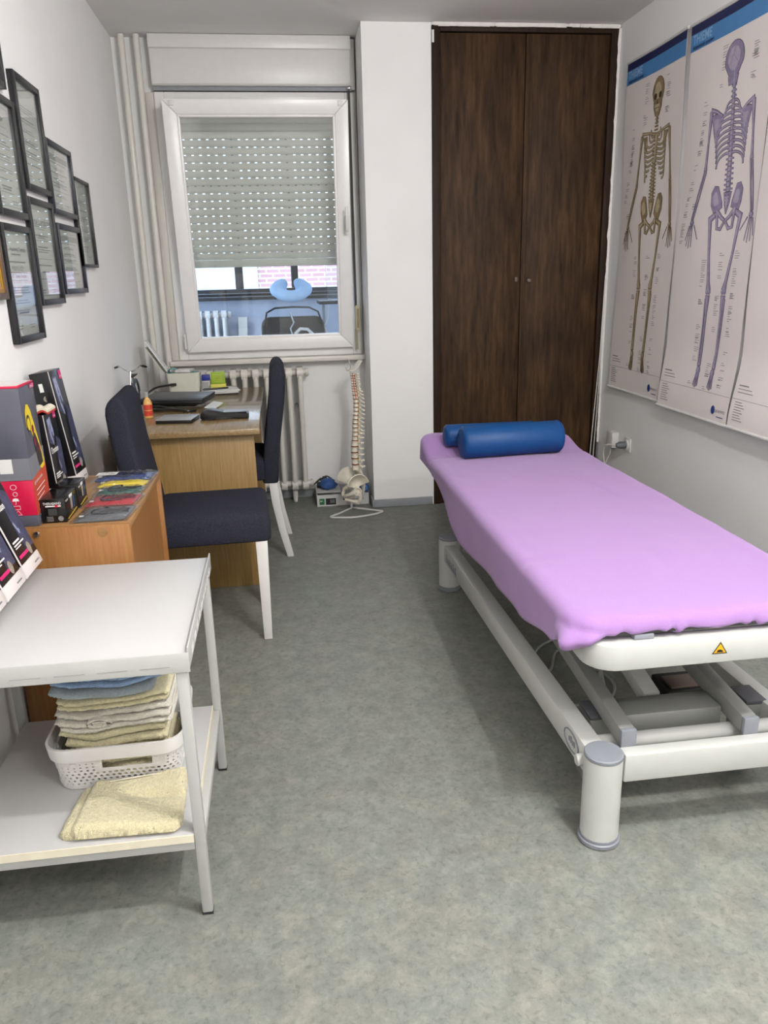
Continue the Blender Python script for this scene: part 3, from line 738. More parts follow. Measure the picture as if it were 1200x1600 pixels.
        blob([(pw[0], pw[1]-.01), (pw[0]-sg*.02, pw[1]+.018), (pw[0]-sg*.05, pw[1]+.014), (xi+sg*.02, pw[1]-.05), (xi+sg*.014, pw[1]-.075), (fh[0]-sg*.055, fh[1]+.03), (fh[0]-sg*.02, fh[1]+.022), (pw[0]-sg*.004, pw[1]-.06)])
        px_, py_ = S['pub']
        bone([(fh[0]-sg*.045, fh[1]+.03), (cxp+sg*.03, py_+.02), (cxp+sg*.004, py_+.006)], [.022, .015, .013])
        bone([(fh[0]-sg*.05, fh[1]+.02), (fh[0]-sg*.058, py_-.025), (cxp+sg*.03, py_-.028), (cxp+sg*.004, py_+.002)], [.018, .017, .016, .011])
    # spine
    top = (S['neck'][0], S['jaw'][1]+(.0 if front else .02)); bot = (lerp(cxp, S['spb'][0], .4), S['spb'][1]+.02)
    nv = 24
    for i in range(nv):
        t = i/(nv-1); w_ = lerp(.016, .034, t); x = lerp(top[0], bot[0], t); z = lerp(top[1], bot[1], t)
        h_ = (top[1]-bot[1])/nv*.40
        if not (front and .12 < t < .55): bone([(x, z+h_), (x, z), (x, z-h_)], [w_, w_*.82, w_], .0018)
        bone([(x-w_*.95, z), (x+w_*.95, z)], [.006, .006], .0012, False)
    sx = (cxp+bot[0])/2
    blob([(sx-.03, bot[1]-.012), (sx+.03, bot[1]-.012), (sx+.018, bot[1]-.06), (sx+.004, bot[1]-.10), (sx-.004, bot[1]-.10), (sx-.018, bot[1]-.06)])
    for q in (-1, 1):
        for j in range(4): hole(ell((sx+q*.011, bot[1]-.024-.014*j), .0028, .0022, 8))
    # ribs
    r_t, r_b = S['neck'][1]-.015, S['rl2'][1]+.01
    for i in range(10):
        t = i/9; z = lerp(r_t, r_b+.045, t)
        x0 = lerp(top[0], bot[0], min(1, (top[1]-z)/(top[1]-bot[1])))
        for sg, e1, e2 in ((-1, 'rl1', 'rl2'), (1, 'rr1', 'rr2')):
            wmax = abs(lerp(S[e1][0], S[e2][0], t)-x0)*(.42+.58*smooth(0, .35, t))
            pts = []
            for q in range(9):
                a = q/8
                if front: st_ = .016+.017*max(0, i-5); xx = x0+sg*(st_+(wmax-st_)*math.sin(a*math.pi/2)); zz = z-.030+.026*a-.020*math.sin(a*math.pi)+.006*max(0, i-5)*(a-.5)
                else: xx = x0+sg*(.012+(wmax-.012)*math.sin(a*math.pi/2)); zz = z+.008-.055*a*a
                pts.append((xx, zz))
            bone(pts, [.0078]*9, .0022, False); stroke(L_, pts, .0042, LV+.0012)
    if front:
        st, sbm = S['stt'], S['stb']
        bone([(st[0], st[1]+.004), (lerp(st[0], sbm[0], .25), lerp(st[1], sbm[1], .25)), (lerp(st[0], sbm[0], .3), lerp(st[1], sbm[1], .3)), sbm, (sbm[0], sbm[1]-.02)], [.034, .022, .018, .02, .006])
        for k, sg in (('l', -1), ('r', 1)):
            shp = S['sh'+k]
            blob([(shp[0]-sg*.012, shp[1]-.01), (shp[0]-sg*.055, shp[1]-.006), (shp[0]-sg*.06, shp[1]-.09), (shp[0]-sg*.03, shp[1]-.05)], .002, 0)
            bone([(st[0]+sg*.014, st[1]+.004), (lerp(st[0], shp[0], .5), st[1]+.016), (shp[0], shp[1]+.012)], [.012, .009, .013])
        # skull with face
        tx, tz = S['skt']; cz = tz-.068; cx0 = (S['skl'][0]+S['skr'][0])/2; a_ = (S['skr'][0]-S['skl'][0])/2
        blob([(cx0+a_*math.cos(a)*(1 if math.sin(a) > -.2 else .93), cz+(.068 if math.sin(a) > 0 else .062)*math.sin(a)) for a in [2*math.pi*i/22 for i in range(22)]], .003, .6)
        jx, jz = S['jaw']
        blob([(cx0-a_*.72, cz-.045), (cx0+a_*.72, cz-.045), (cx0+a_*.66, jz+.035), (cx0+a_*.33, jz), (cx0-a_*.33, jz), (cx0-a_*.66, jz+.035)], .003, .55)
        for q in (-1, 1): hole(ell((cx0+q*a_*.42, cz-.018), a_*.27, .015, 12))
        hole([(cx0, cz-.03), (cx0+.009, cz-.056), (cx0-.009, cz-.056)])
        hole([(cx0-.024, jz+.036), (cx0+.024, jz+.036), (cx0+.022, jz+.033), (cx0-.022, jz+.033)])
    else:
        for k, sg in (('l', -1), ('r', 1)):
            shp = S['sh'+k]
            blob([(shp[0]-sg*.006, shp[1]-.022), (shp[0]-sg*.03, shp[1]-.015), (shp[0]-sg*.085, shp[1]-.022), (shp[0]-sg*.082, shp[1]-.07), (shp[0]-sg*.055, shp[1]-.155), (shp[0]-sg*.03, shp[1]-.09)], .003, .5)
            bone([(shp[0]-sg*.088, shp[1]-.03), (shp[0]-sg*.04, shp[1]-.005), (shp[0]+sg*.004, shp[1]+.008)], [.008, .012, .016])
        tx, tz = S['skt']; cx0 = (S['skl'][0]+S['skr'][0])/2; a_ = (S['skr'][0]-S['skl'][0])/2; cz = tz-.066
        blob([(cx0+a_*math.cos(a)*(1 if math.sin(a) > -.3 else .86), cz+(.066 if math.sin(a) > 0 else .074)*math.sin(a)) for a in [2*math.pi*i/22 for i in range(22)]], .003, .66)
        stroke(D, [(cx0, tz-.02), (cx0-.004, tz-.05), (cx0+.012, tz-.068), (cx0+.03, tz-.085)], .0012, LV+.0018); stroke(D, [(cx0-.004, tz-.05), (cx0-.02, tz-.068), (cx0-.03, tz-.09)], .0012, LV+.0018)
        blob([(cx0-a_*.55, cz-.065), (cx0+a_*.55, cz-.065), (cx0+a_*.42, cz-.10), (cx0-a_*.42, cz-.10)], .003, 0)
    D.build('skeleton_outline', tone+'_dark', paper, smooth=0); M_.build('skeleton_print', tone, paper, smooth=0); L_.build('skeleton_highlight', tone+'_light', paper, smooth=0)
    return T
S1 = {'skt': (0.375, 1.596), 'skl': (0.312, 1.558), 'skr': (0.436, 1.541), 'jaw': (0.377, 1.42), 'neck': (0.376, 1.376), 'shl': (0.231, 1.34), 'shr': (0.511, 1.343), 'stt': (0.383, 1.329), 'stb': (0.378, 1.219), 'rl1': (0.250, 1.306), 'rl2': (0.28, 1.104), 'rr1': (0.482, 1.301), 'rr2': (0.476, 1.103), 'spb': (0.367, 1.014), 'pl': (0.257, 1.024), 'pr': (0.48, 1.027), 'pub': (0.372, 0.884), 'ell': (0.197, 1.106), 'wrl': (0.111, 0.907), 'elr': (0.548, 1.101), 'wrr': (0.575, 0.898), 'htl': (0.098, 0.773), 'htr': (0.578, 0.775), 'fhl': (0.26, 0.897), 'fhr': (0.47, 0.899), 'knl': (0.289, 0.574), 'knr': (0.422, 0.575), 'anl': (0.273, 0.241), 'anr': (0.405, 0.244), 'tol': (0.266, 0.125), 'tor': (0.424, 0.125)}
S2 = {'skt': (0.378, 1.59), 'skl': (0.306, 1.525), 'skr': (0.446, 1.532), 'jaw': (0.376, 1.46), 'neck': (0.386, 1.367), 'shl': (0.234, 1.341), 'shr': (0.542, 1.335), 'rl1': (0.262, 1.216), 'rl2': (0.305, 1.092), 'rr1': (0.515, 1.243), 'rr2': (0.502, 1.093), 'spb': (0.41, 0.985), 'pl': (0.291, 1.008), 'pr': (0.525, 1.007), 'pub': (0.413, 0.871), 'ell': (0.222, 1.102), 'wrl': (0.144, 0.895), 'elr': (0.566, 1.108), 'wrr': (0.611, 0.9), 'htl': (0.126, 0.771), 'htr': (0.601, 0.777), 'fhl': (0.298, 0.892), 'fhr': (0.529, 0.894), 'knl': (0.338, 0.569), 'knr': (0.468, 0.571), 'anl': (0.334, 0.238), 'anr': (0.462, 0.237), 'tol': (0.33, 0.135), 'tor': (0.462, 0.137)}
poster(4.525, .64, .727, 1.742, 'anatomy poster with a brown skeleton seen from the front, next to the wardrobe', .006, S1, 'bone_ochre', True)
poster(3.845, .65, .72, 1.745, 'anatomy poster with a violet skeleton seen from behind', .035, S2, 'bone_violet', False)
poster(3.178, .64, .724, 1.742, 'third anatomy poster cut off by the right picture edge', .045, None, 'bone_violet', False)
# ------------------------------------------------------------------ treatment bed
bed = thing('treatment_bed', 'white height adjustable treatment bed on four round legs', 'bed', (1.015, 2.45, 0))
LX0, LX1, LY0, LY1 = .742, 1.292, 1.60, 3.31
for i, (x, y) in enumerate(((LX0, LY0), (LX1, LY0), (LX0-.018, LY1), (LX1-.018, LY1))):
    lg = MB().lathe((x, y, 0), [(.048, .022), (.048, .244)], 40).build('leg', 'bed_white', bed)
    MB().lathe((x, y, 0), [(.047, .2445), (.0485, .246), (.0485, .253), (.046, .256), (0, .2565)], 40, caps=False).build('leg_cap', 'grey_plastic', lg)
    MB().lathe((x, y, 0), [(.049, .001), (.053, .003), (.053, .012), (.0495, .014), (.0495, .0215)], 40).build('foot_ring', 'grey_plastic', lg)
# long rails and cross bars
for x, dx in ((LX0, -.018), (LX1, -.018)):
    m = MB(); xa = -.035 if x == LX0 else -.02; w_ = .055
    m.add([(x+xa, LY0+.03, .172), (x+xa+w_, LY0+.03, .172), (x+xa+w_, LY0+.03, .250), (x+xa, LY0+.03, .250),
           (x+xa+dx, LY1-.04, .150), (x+xa+dx+w_, LY1-.04, .150), (x+xa+dx+w_, LY1-.04, .228), (x+xa+dx, LY1-.04, .228)],
          [(0, 1, 2, 3), (7, 6, 5, 4), (0, 4, 5, 1), (1, 5, 6, 2), (2, 6, 7, 3), (3, 7, 4, 0)])
    m.build('side_rail', 'bed_white', bed, bevel=.006)
for y in (LY0, LY1): B(LX0+.048, LX1-.046 if y == LY0 else LX1-.065, y-.02, y+.02, .172, .250).build('cross_bar', 'bed_white', bed, bevel=.005)
MB().tube([(LX0+.02, 1.685, .222), (LX1-.02, 1.685, .222)], .021, 16).build('cross_tube', 'bed_white', bed)
for x in (LX0-.055, LX1+.046): MB().lathe((x, 1.64, .21), [(.013, 0), (.0155, .003), (.0155, .019)], 16, 'x').build('pin', 'bed_white', bed)
for x in (LX0+.032, LX1-.068):
    b_ = B(x, x+.06, 1.765, 1.85, .03, .237).build('caster_block', 'bed_silver', bed, bevel=.003); B(x-.001, x+.061, 1.764, 1.851, .2375, .25).build('block_cap', 'dark_plastic', b_, bevel=.003)
# lifting arms
def slant(x0, x1, y0, z0, y1, z1, h):
    m = MB(); m.add([(x0, y0, z0), (x1, y0, z0), (x1, y0, z0+h), (x0, y0, z0+h), (x0, y1, z1), (x1, y1, z1), (x1, y1, z1+h), (x0, y1, z1+h)],
                    [(0, 1, 2, 3), (7, 6, 5, 4), (0, 4, 5, 1), (1, 5, 6, 2), (2, 6, 7, 3), (3, 7, 4, 0)]); return m
for x in (.795, 1.125):
    a_ = slant(x, x+.04, 1.632, .244, 3.2, .395, .05).build('lift_arm', 'bed_silver', bed, bevel=.004)
    B(x-.0005, x+.0405, 1.618, 1.6315, .243, .295).build('end_cap', 'grey_plastic', a_, bevel=.003)
for x in (.855, 1.085): slant(x, x+.035, 3.1, .235, 2.0, .42, .05).build('rear_arm', 'bed_silver', bed, bevel=.004)
B(.836, 1.124, 1.72, 1.81, .205, .272).build('arm_beam', 'bed_silver', bed, bevel=.005)
slant(.955, 1.005, 1.83, .22, 2.5, .36, .045).build('actuator', 'bed_white', bed, bevel=.006)
B(.84, 1.12, 2.95, 3.05, .34, .40).build('rear_beam', 'bed_silver', bed, bevel=.004)
# upper frame with rounded corners
P = rrect(.685, 1.345, 1.575, 3.60, .075, 8); Q = rrect(.74, 1.29, 1.63, 3.545, .03, 8)
m = MB(); n = len(P)
for z in (.488, .553): m.v += [(a, b, z) for a, b in P]+[(a, b, z) for a, b in Q]
for i in range(n):
    j = (i+1) % n
    m.f += [(i, j, 2*n+j, 2*n+i), (n+j, n+i, 3*n+i, 3*n+j), (2*n+i, 2*n+j, 3*n+j, 3*n+i), (j, i, n+i, n+j)]
uf = m.build('upper_frame', 'bed_white', bed, bevel=.004)
MB().lathe((.668, 1.70, .525), [(.010, -.004), (.0135, 0), (.0135, .016)], 16, 'x').build('pivot_knob', 'bed_white', bed)
for x in (.80, 1.16): B(x, x+.05, 1.60, 1.66, .5535, .566).build('pad_bracket', 'grey_plastic', bed, bevel=.002)
B(.70, 1.33, 1.605, 3.62, .5665, .578).build('pad_board', 'dark_print', bed)
P = rrect(.668, 1.362, 1.612, 3.645, .06, 6)
MB().loft([[(a, b, .5785) for a, b in P], [(a, b, .595) for a, b in P], [(1.015+(a-1.015)*.97, 2.63+(b-2.63)*.985, .6) for a, b in P]]).build('pad', 'pad_grey', bed)
# warning sign
f = lambda a, b: (1.006+a, 1.5742, .524+b)
def tri(k, d): return MB().add([(1.006-.02*k, 1.5745-d, .524-.012*k), (1.006+.02*k, 1.5745-d, .524-.012*k), (1.006, 1.5745-d, .524+.02*k)], [(0, 1, 2)])
tri(1, 0).build('warning_edge', 'label_black', uf, smooth=0); tri(.78, .0004).build('warning_sign', 'yellow_sign', uf, smooth=0)
MB().add([(.998, 1.5738, .516), (1.014, 1.5738, .516), (1.014, 1.5738, .520), (1.006, 1.5738, .524), (1.0, 1.5738, .522)], [(0, 1, 2, 3, 4)]).build('warning_symbol', 'label_black', uf, smooth=0)
# printed marks on the left rail
rx = LX0-.0352
MB().tube([(rx-.0003-.002, 1.72+.05*math.cos(a), .212+.026*math.sin(a)) for a in [2*math.pi*i/20 for i in range(20)]], .0022, 4, closed=True).build('rail_emblem', 'grey_plastic', bed)
m = MB(); m.box(rx-.0035, rx-.0012, 1.655, 1.69, .182, .187); m.box(rx-.0035, rx-.0012, 1.655, 1.66, .187, .2); m.build('rail_emblem_bar', 'grey_plastic', bed)
m = MB()
for k, (a, h) in enumerate(((0, .012), (.012, .018), (.024, .012), (.036, .016))): m.box(rx-.0028, rx-.0012, 1.738-a-.006, 1.738-a, .205, .205+h)
m.build('rail_emblem_mark', 'grey_plastic', bed)
m = MB(); a = 0
for wq, h in ((.020, .036), (.016, .024), (.018, .024), (.014, .024), (.022, .024), (.010, .036), (.018, .024), (.016, .036)):
    m.box(rx-.0180, rx-.0165, 3.21-a-wq*.35, 3.21-a, .172, .172+h); m.box(rx-.0180, rx-.0165, 3.21-a-wq, 3.21-a-wq*.36, .172, .177); a += wq+.008
m.build('rail_lettering', 'grey_plastic', bed)
# power cables and floor control
def wavy(pts, k=6):
    P = [Vector(p) for p in pts]; out_ = []
    for i in range(len(P)-1):
        p0, p1, p2, p3 = P[max(i-1, 0)], P[i], P[i+1], P[min(i+2, len(P)-1)]
        for j in range(k):
            t = j/k; out_.append(.5*((2*p1)+(p2-p0)*t+(2*p0-5*p1+4*p2-p3)*t*t+(3*p1-p0-3*p2+p3)*t**3))
    return out_+[P[-1]]
MB().tube(wavy([(1.0, 2.35, .36), (.99, 2.2, .2), (.93, 2.15, .05), (.86, 2.3, .012), (.90, 2.6, .01), (1.1, 2.72, .01), (1.22, 2.55, .01), (1.19, 2.40, .012), (1.195, 2.33, .012)]), .006, 8).build('power_cable', 'cable_grey', bed)
MB().tube(wavy([(1.02, 2.4, .36), (1.0, 2.25, .18), (1.02, 2.2, .03), (1.1, 2.35, .01), (1.0, 2.6, .01), (.9, 2.45, .01), (.85, 2.7, .01)]), .005, 8).build('power_cable', 'cable_grey', bed)
fs = thing('foot_switch', 'dark floor pedal box under the bed', 'foot switch', (1.31, 2.24, 0))
B(1.225, 1.39, 2.18, 2.31, .001, .045).build('case', 'rubber', fs, bevel=.008); B(1.24, 1.375, 2.19, 2.27, .0455, .056).build('pedal', 'brown_frame', fs, bevel=.004)

# ------------------------------------------------------------------ lilac fitted sheet
BX0, BX1, BY0, BY1 = .645, 1.385, 1.600, 3.665
cx, cy = (BX0+BX1)/2, (BY0+BY1)/2
def outline(n=720):
    r = .085; segs = []
    pts = []
    W, H = BX1-BX0-2*r, BY1-BY0-2*r; Lq = math.pi*r/2; T = 2*(W+H)+4*Lq
    for i in range(n):
        d = T*i/n
        def corner(px, py, a0, dd): a = a0+dd/r; return (px+r*math.cos(a), py+r*math.sin(a), math.cos(a), math.sin(a))
        if d < W: pts.append((BX0+r+d, BY0, 0, -1)); continue
        d -= W
        if d < Lq: pts.append(corner(BX1-r, BY0+r, -math.pi/2, d)); continue
        d -= Lq
        if d < H: pts.append((BX1, BY0+r+d, 1, 0)); continue
        d -= H
        if d < Lq: pts.append(corner(BX1-r, BY1-r, 0, d)); continue
        d -= Lq
        if d < W: pts.append((BX1-r-d, BY1, 0, 1)); continue
        d -= W
        if d < Lq: pts.append(corner(BX0+r, BY1-r, math.pi/2, d)); continue
        d -= Lq
        if d < H: pts.append((BX0, BY1-r-d, -1, 0)); continue
        d -= H
        pts.append(corner(BX0+r, BY0+r, math.pi, d))
    return pts
OUT = outline()
def ztop(x, y):
    z = .610+.062*smooth(3.40, 3.62, y)*(1-.45*smooth(.9, 1.38, x))
    z += .004*noise.noise(Vector((x*5, y*4, 1)))+.0016*noise.noise(Vector((x*22, y*9, 4)))
    # long shallow crease
    c = x-(1.12+.10*(3.3-y)); z -= .005*math.exp(-(c/.012)**2)*smooth(2.45, 2.6, y)*(1-smooth(3.0, 3.25, y))
    c2 = (y-2.02)-.10*(x-.7); z -= .003*math.exp(-(c2/.02)**2)*(1-smooth(.8, 1.0, x))
    c3 = (y-3.385)-.03*math.sin(x*9); z -= .007*math.exp(-(c3/.016)**2)
    return z
HEM_L = [(1.60, .548), (1.66, .542), (1.75, .500), (2.03, .447), (2.32, .430), (2.72, .418), (3.03, .470), (3.3, .53), (3.6, .56)]
def hem(x, y, nx, ny):
    zl = interp(HEM_L, y)
    wl = max(0, -nx); 
    base = .552
    if ny < -.3 and nx > -.2: base = .552+.004*math.sin(x*60)
    if nx > .3: base = .50
    if ny > .3: base = .53
    z = lerp(base, zl, smooth(.15, .7, wl))
    cn = math.exp(-(((x-.655)/.045)**2+((y-1.635)/.05)**2)); z -= .014*cn
    return z
rings = []
NR = 26
for k in range(NR):
    s = (k+.5)/NR; s = s**.85
    r = []
    for (x, y, nx, ny) in OUT:
        e = .032
        px, py = cx+(x-nx*e-cx)*s, cy+(y-ny*e-cy)*s
        r.append((px, py, ztop(px, py)))
    rings.append(r)
NS_ = 16
for k in range(1, NS_+1):
    r = []
    for i, (x, y, nx, ny) in enumerate(OUT):
        zt = ztop(x-nx*.03, y-ny*.03); zh = hem(x, y, nx, ny)
        a = k/NS_
        cn = math.exp(-(((x-.665)/.06)**2+((y-1.63)/.06)**2))
        left = smooth(.2, .8, -nx); near = smooth(.3, .9, -ny)
        if a <= .3:
            t = a/.3*math.pi/2; o = -.032+.032*math.sin(t); z = zt-.032*(1-math.cos(t))
        else:
            b = (a-.3)/.7; z = lerp(zt-.032, zh, b)
            tuck = -.055*b*b*(1-left)*(1-.7*cn)
            o = tuck+left*(-.004*b+.006*b*math.sin(y*7+1))+cn*.034*math.sin(b*math.pi*.75)
        b = max(0, (a-.2)/.8)
        # gathers along the near hem and the left corner
        g = near*(1-cn)*(.5+.5*noise.noise(Vector((x*14, 3, 0))))
        ph = x*95+6*noise.noise(Vector((x*9, 0, 2)))+b*2.2
        bb_ = min(1, b*2.2); o += g*.014*bb_*math.sin(ph)*(1+.5*math.sin(ph*.37)); z += g*.006*b*math.sin(ph+1)
        o += cn*.012*b*math.sin((math.atan2(y-1.685, x-.73))*9)
        # soft folds on the left side
        o += left*(1-cn)*b*(.008*noise.noise(Vector((y*6, z*8, 5)))+.004*math.sin((y*5+z*14)))
        r.append((x+nx*o, y+ny*o, z))
    rings.append(r)
# rolled hem
last = rings[-1]; r = []
for (x, y, nx, ny), p in zip(OUT, last): r.append((p[0]-nx*.012, p[1]-ny*.012, p[2]+.004))
rings.append(r)
m = MB(); m.loft(rings, caps=False); o_ = len(m.v); m.v.append((cx, cy, ztop(cx, cy))); n = len(OUT)
m.f += [(o_, i, (i+1) % n) for i in range(n)]
sheet = m.build('fitted_sheet', 'sheet_lilac', smooth=180)
tag(sheet, 'lilac terry fitted sheet stretched over the treatment bed', 'bed sheet')
# bolsters
def bolster(p0, p1, r, label):
    p0, p1 = Vector(p0), Vector(p1); d = (p1-p0); L = d.length; d.normalize()
    t = thing('bolster', label, 'bolster', tuple((p0+p1)/2-Vector((0, 0, r))), 0)
    e = .014; pr = [(-.0, r-e*1.2), (.004, r-e*.45), (.012, r), (L-.012, r), (L-.004, r-e*.45), (L, r-e*1.2)]
    m = MB(); m.tube([p0+d*h for h, _ in pr], [q for _, q in pr], 40); m.build('roll_cover', 'blue_vinyl', t, smooth=50)
    for q in (.014, L-.014): MB().tube([p0+d*q+(d.orthogonal().normalized()*math.cos(a)+d.cross(d.orthogonal().normalized())*math.sin(a))*r for a in [2*math.pi*i/40 for i in range(40)]], .0016, 5, closed=True).build('piping', 'blue_vinyl', t)
bolster((.782, 3.335, .682), (1.252, 3.372, .682), .072, 'blue vinyl bolster roll lying across the head of the lilac bed')
bolster((.737, 3.478, .688), (1.17, 3.50, .682), .050, 'thinner blue bolster half hidden behind the big blue roll')

# ------------------------------------------------------------------ chairs
def make_chair(name, label):
    t = thing(name, label, 'chair', (0, 0, 0), 0, 'dark upholstered chairs')
    # seat cushion: domed rounded slab
    P = rrect(-.20, .245, -.215, .215, .03, 5); r = []
    for z, k in ((.422, .975), (.428, .992), (.45, 1.0), (.50, .995), (.522, .975), (.533, .93)): r.append([(.02+(a-.02)*k, b*k, z) for a, b in P])
    for k, z in ((.8, .540), (.55, .546), (.25, .549)): r.append([(.02+(a-.02)*k, b*k, z) for a, b in P])
    MB().loft(r).build('seat', 'navy_fabric', t, world=False, smooth=60)
    # backrest
    def bx(z): return -.215-.055*smooth(.45, 1.0, z)-.012*math.sin((z-.42)*4)
    r = []
    zs = [.405, .412, .5, .6, .7, .8, .88, .94, .965, .983, .995, 1.0]
    for z in zs:
        th = .040; wd = .212
        if z > .94: k = (z-.94)/.06; th *= math.sqrt(max(.05, 1-k*k*.95)); wd -= .018*k*k
        if z < .41: th *= .9
        P = rrect(-th, th, -wd, wd, min(.02, th*.8), 4); c_ = bx(z); r.append([(c_+a, b, z) for a, b in P])
    MB().loft(r).build('backrest', 'navy_fabric', t, world=False, smooth=60)
    for sy in (-1, 1):
        y = .19*sy; m = MB()
        m.loft([[(.205+a*s_+dx, y+b*s_, z) for a, b in ((-.021, -.021), (.021, -.021), (.021, .021), (-.021, .021))] for z, s_, dx in ((.001, .78, .0), (.4215, 1.1, 0))])
        m.build('leg', 'white_lacquer', t, world=False, bevel=.003)
        m = MB()
        m.loft([[(-.225+dx+a*s_, y+b*s_, z) for a, b in ((-.021, -.021), (.021, -.021), (.021, .021), (-.021, .021))] for z, s_, dx in ((.001, .8, -.068), (.15, .9, -.034), (.30, 1.0, -.010), (.404, 1.0, 0))])
        m.build('leg', 'white_lacquer', t, world=False, bevel=.003)
    return t
c1 = make_chair('dining_chair', 'dark navy fabric chair with white legs in front of the desk, back to the wall')
c2 = copy_tree(c1); c2['label'] = 'dark navy fabric chair pushed under the long side of the desk'
c1.location = (-.322, 3.118, 0); c1.rotation_euler = (0, 0, R_(2.5))
c2.location = (-.290, 4.095, 0); c2.rotation_euler = (0, 0, R_(180))

# ------------------------------------------------------------------ desk
dk = thing('office_desk', 'oak veneer office desk along the left wall below the window', 'desk', (-.455, 4.17, 0))
DX0, DX1, DY0, DY1, DZ = -.752, -.102, 3.47, 4.872, .765
B(DX0, DX1, DY0, DY1, DZ-.027, DZ).build('desk_top', 'oak_top', dk, bevel=.004)
B(DX0+.01, -.13, 3.525, 3.545, .001, DZ-.0275).build('end_panel', 'oak_panel', dk, bevel=.002)
B(DX0+.01, -.13, 4.82, 4.84, .001, DZ-.0275).build('end_panel', 'oak_panel', dk, bevel=.002)
B(DX0+.012, DX0+.03, 3.5455, 4.8195, .25, DZ-.0275).build('modesty_panel', 'oak_panel', dk)
B(-.165, -.147, 4.36, 4.8195, .60, DZ-.0275).build('drawer_front', 'oak_panel', dk, bevel=.002)

# things on the desk
bt = thing('liqueur_bottle', 'small amber bottle with an orange red label on the desk corner', 'bottle', (-.64, 3.893, DZ))
MB().lathe((-.64, 3.893, DZ), [(.018, .0005), (.021, .004), (.021, .072), (.017, .085), (.009, .095), (.008, .102)], 20).build('body', 'amber', bt)
MB().lathe((-.64, 3.893, DZ), [(.0216, .012), (.0216, .066)], 20, caps=False).build('label_band', 'orange_label', bt)
MB().lathe((-.64, 3.893, DZ), [(.0218, .037), (.0218, .041)], 20, caps=False).build('label_gap', 'amber', bt)
MB().lathe((-.64, 3.893, DZ), [(.0095, .103), (.0095, .125), (.008, .127)], 16).build('cap', 'silver_plastic', bt)
# laptop on a dock and cables
lp = thing('laptop', 'closed dark grey laptop propped on black cables on the desk', 'laptop', (-.52, 4.25, DZ))
ux = Vector((.97, -.20, 0)).normalized(); uy = Vector((.22, .97, .02)).normalized(); un = ux.cross(uy)
c = Vector((-.535, 4.235, DZ+.052))
MB().obox(c, ux*.165, uy*.118, un*.006).build('lid', 'laptop_grey', lp, bevel=.004)
MB().obox(c-un*.0155, ux*.165, uy*.118, un*.009).build('base', 'black_plastic', lp, bevel=.005)
MB().obox(c-un*.0335, ux*.12, uy*.08, un*.0075).build('dock', 'black_plastic', lp, bevel=.004)
cb = MB(); cb.tube(wavy([(-.665, 4.10, DZ+.008), (-.62, 4.045, DZ+.012), (-.53, 4.03, DZ+.015), (-.47, 4.0, DZ+.008), (-.43, 4.03, DZ+.006)]), .006, 8)
cb.tube(wavy([(-.66, 4.12, DZ+.02), (-.60, 4.06, DZ+.024), (-.50, 4.045, DZ+.008)]), .007, 8)
tag(cb.build('laptop_cable', 'black_plastic'), 'tangled black cables lying in front of the laptop', 'cable')
cb = MB(); cb.tube(wavy([(-.66, 4.33, DZ+.012), (-.71, 4.42, DZ+.02), (-.74, 4.50, DZ+.03), (-.70, 4.60, DZ+.055), (-.62, 4.665, DZ+.06)]), .006, 8); cb.obox((-.612, 4.67, DZ+.06), (.016, .006, 0), (-.003, .008, 0), (0, 0, .007)); cb.tube([(-.71, 4.42, DZ+.0045), (-.71, 4.42, DZ+.018)], .003, 6)
tag(cb.build('charger_cable', 'black_plastic'), 'black charger cable arching up behind the laptop', 'cable')
# receipt under the laptop edge
o = MB().obox((-.345, 4.135, DZ+.012), (.026, -.005, -.004), (.018, .075, .004), (0, 0, .0012)).build('paper_slip', 'paper'); tag(o, 'white paper slip sticking out under the right edge of the laptop', 'paper')
# slim silver device
sd = thing('slim_device', 'slim silver grey box with black edge at the front of the desk', 'device', (-.485, 3.76, DZ))
MB().obox((-.487, 3.765, DZ+.008), (.083, -.012, 0), (.012, .075, 0), (0, 0, .0075)).build('body', 'black_plastic', sd, bevel=.002)
MB().obox((-.487, 3.765, DZ+.0175), (.083, -.012, 0), (.012, .075, 0), (0, 0, .002)).build('lid', 'silver_plastic', sd, bevel=.001)
# card terminal
ct = thing('card_terminal', 'black handheld card payment terminal near the right desk corner', 'card terminal', (-.27, 3.78, DZ))
ux = Vector((.995, .02, 0)); uy = Vector((-.02, .995, 0))
prof = [(-.115, .012), (-.112, .030), (-.098, .043), (-.078, .048), (-.055, .046), (.0, .034), (.112, .026), (.114, .008), (.105, .004), (.0, .012), (-.04, .010), (-.06, .003), (-.09, .001), (-.105, .004)]
r = []
for wq in (-.036, -.040, .040, .036):
    k = .94 if abs(wq) < .037 else 1
    r.append([tuple(Vector((-.268, 3.775, DZ))+ux*a*k+uy*(wq*1.0)+Vector((0, 0, .0005+(b-.02)*k+.02))) for a, b in prof])
r = [r[1], r[2]] if False else [[*r[0]], [*r[1]], [*r[2]], [*r[3]]]
r[0] = [tuple(Vector(p)-uy*.006) for p in r[0]]; r[3] = [tuple(Vector(p)+uy*.006) for p in r[3]]
MB().loft(r).build('body', 'black_plastic', ct, smooth=40)
MB().obox((-.225, 3.778, DZ+.0345), ux*.062, uy*.034, Vector((0, 0, .0012))-ux*0).build('screen', 'screen_grey', ct)
o = MB().obox((-.285, 3.86, DZ+.001), (.075, .006, 0), (-.006, .075, 0), (0, 0, .0008)).build('receipt_paper', 'paper'); tag(o, 'white receipt sheet lying behind the card terminal', 'paper')
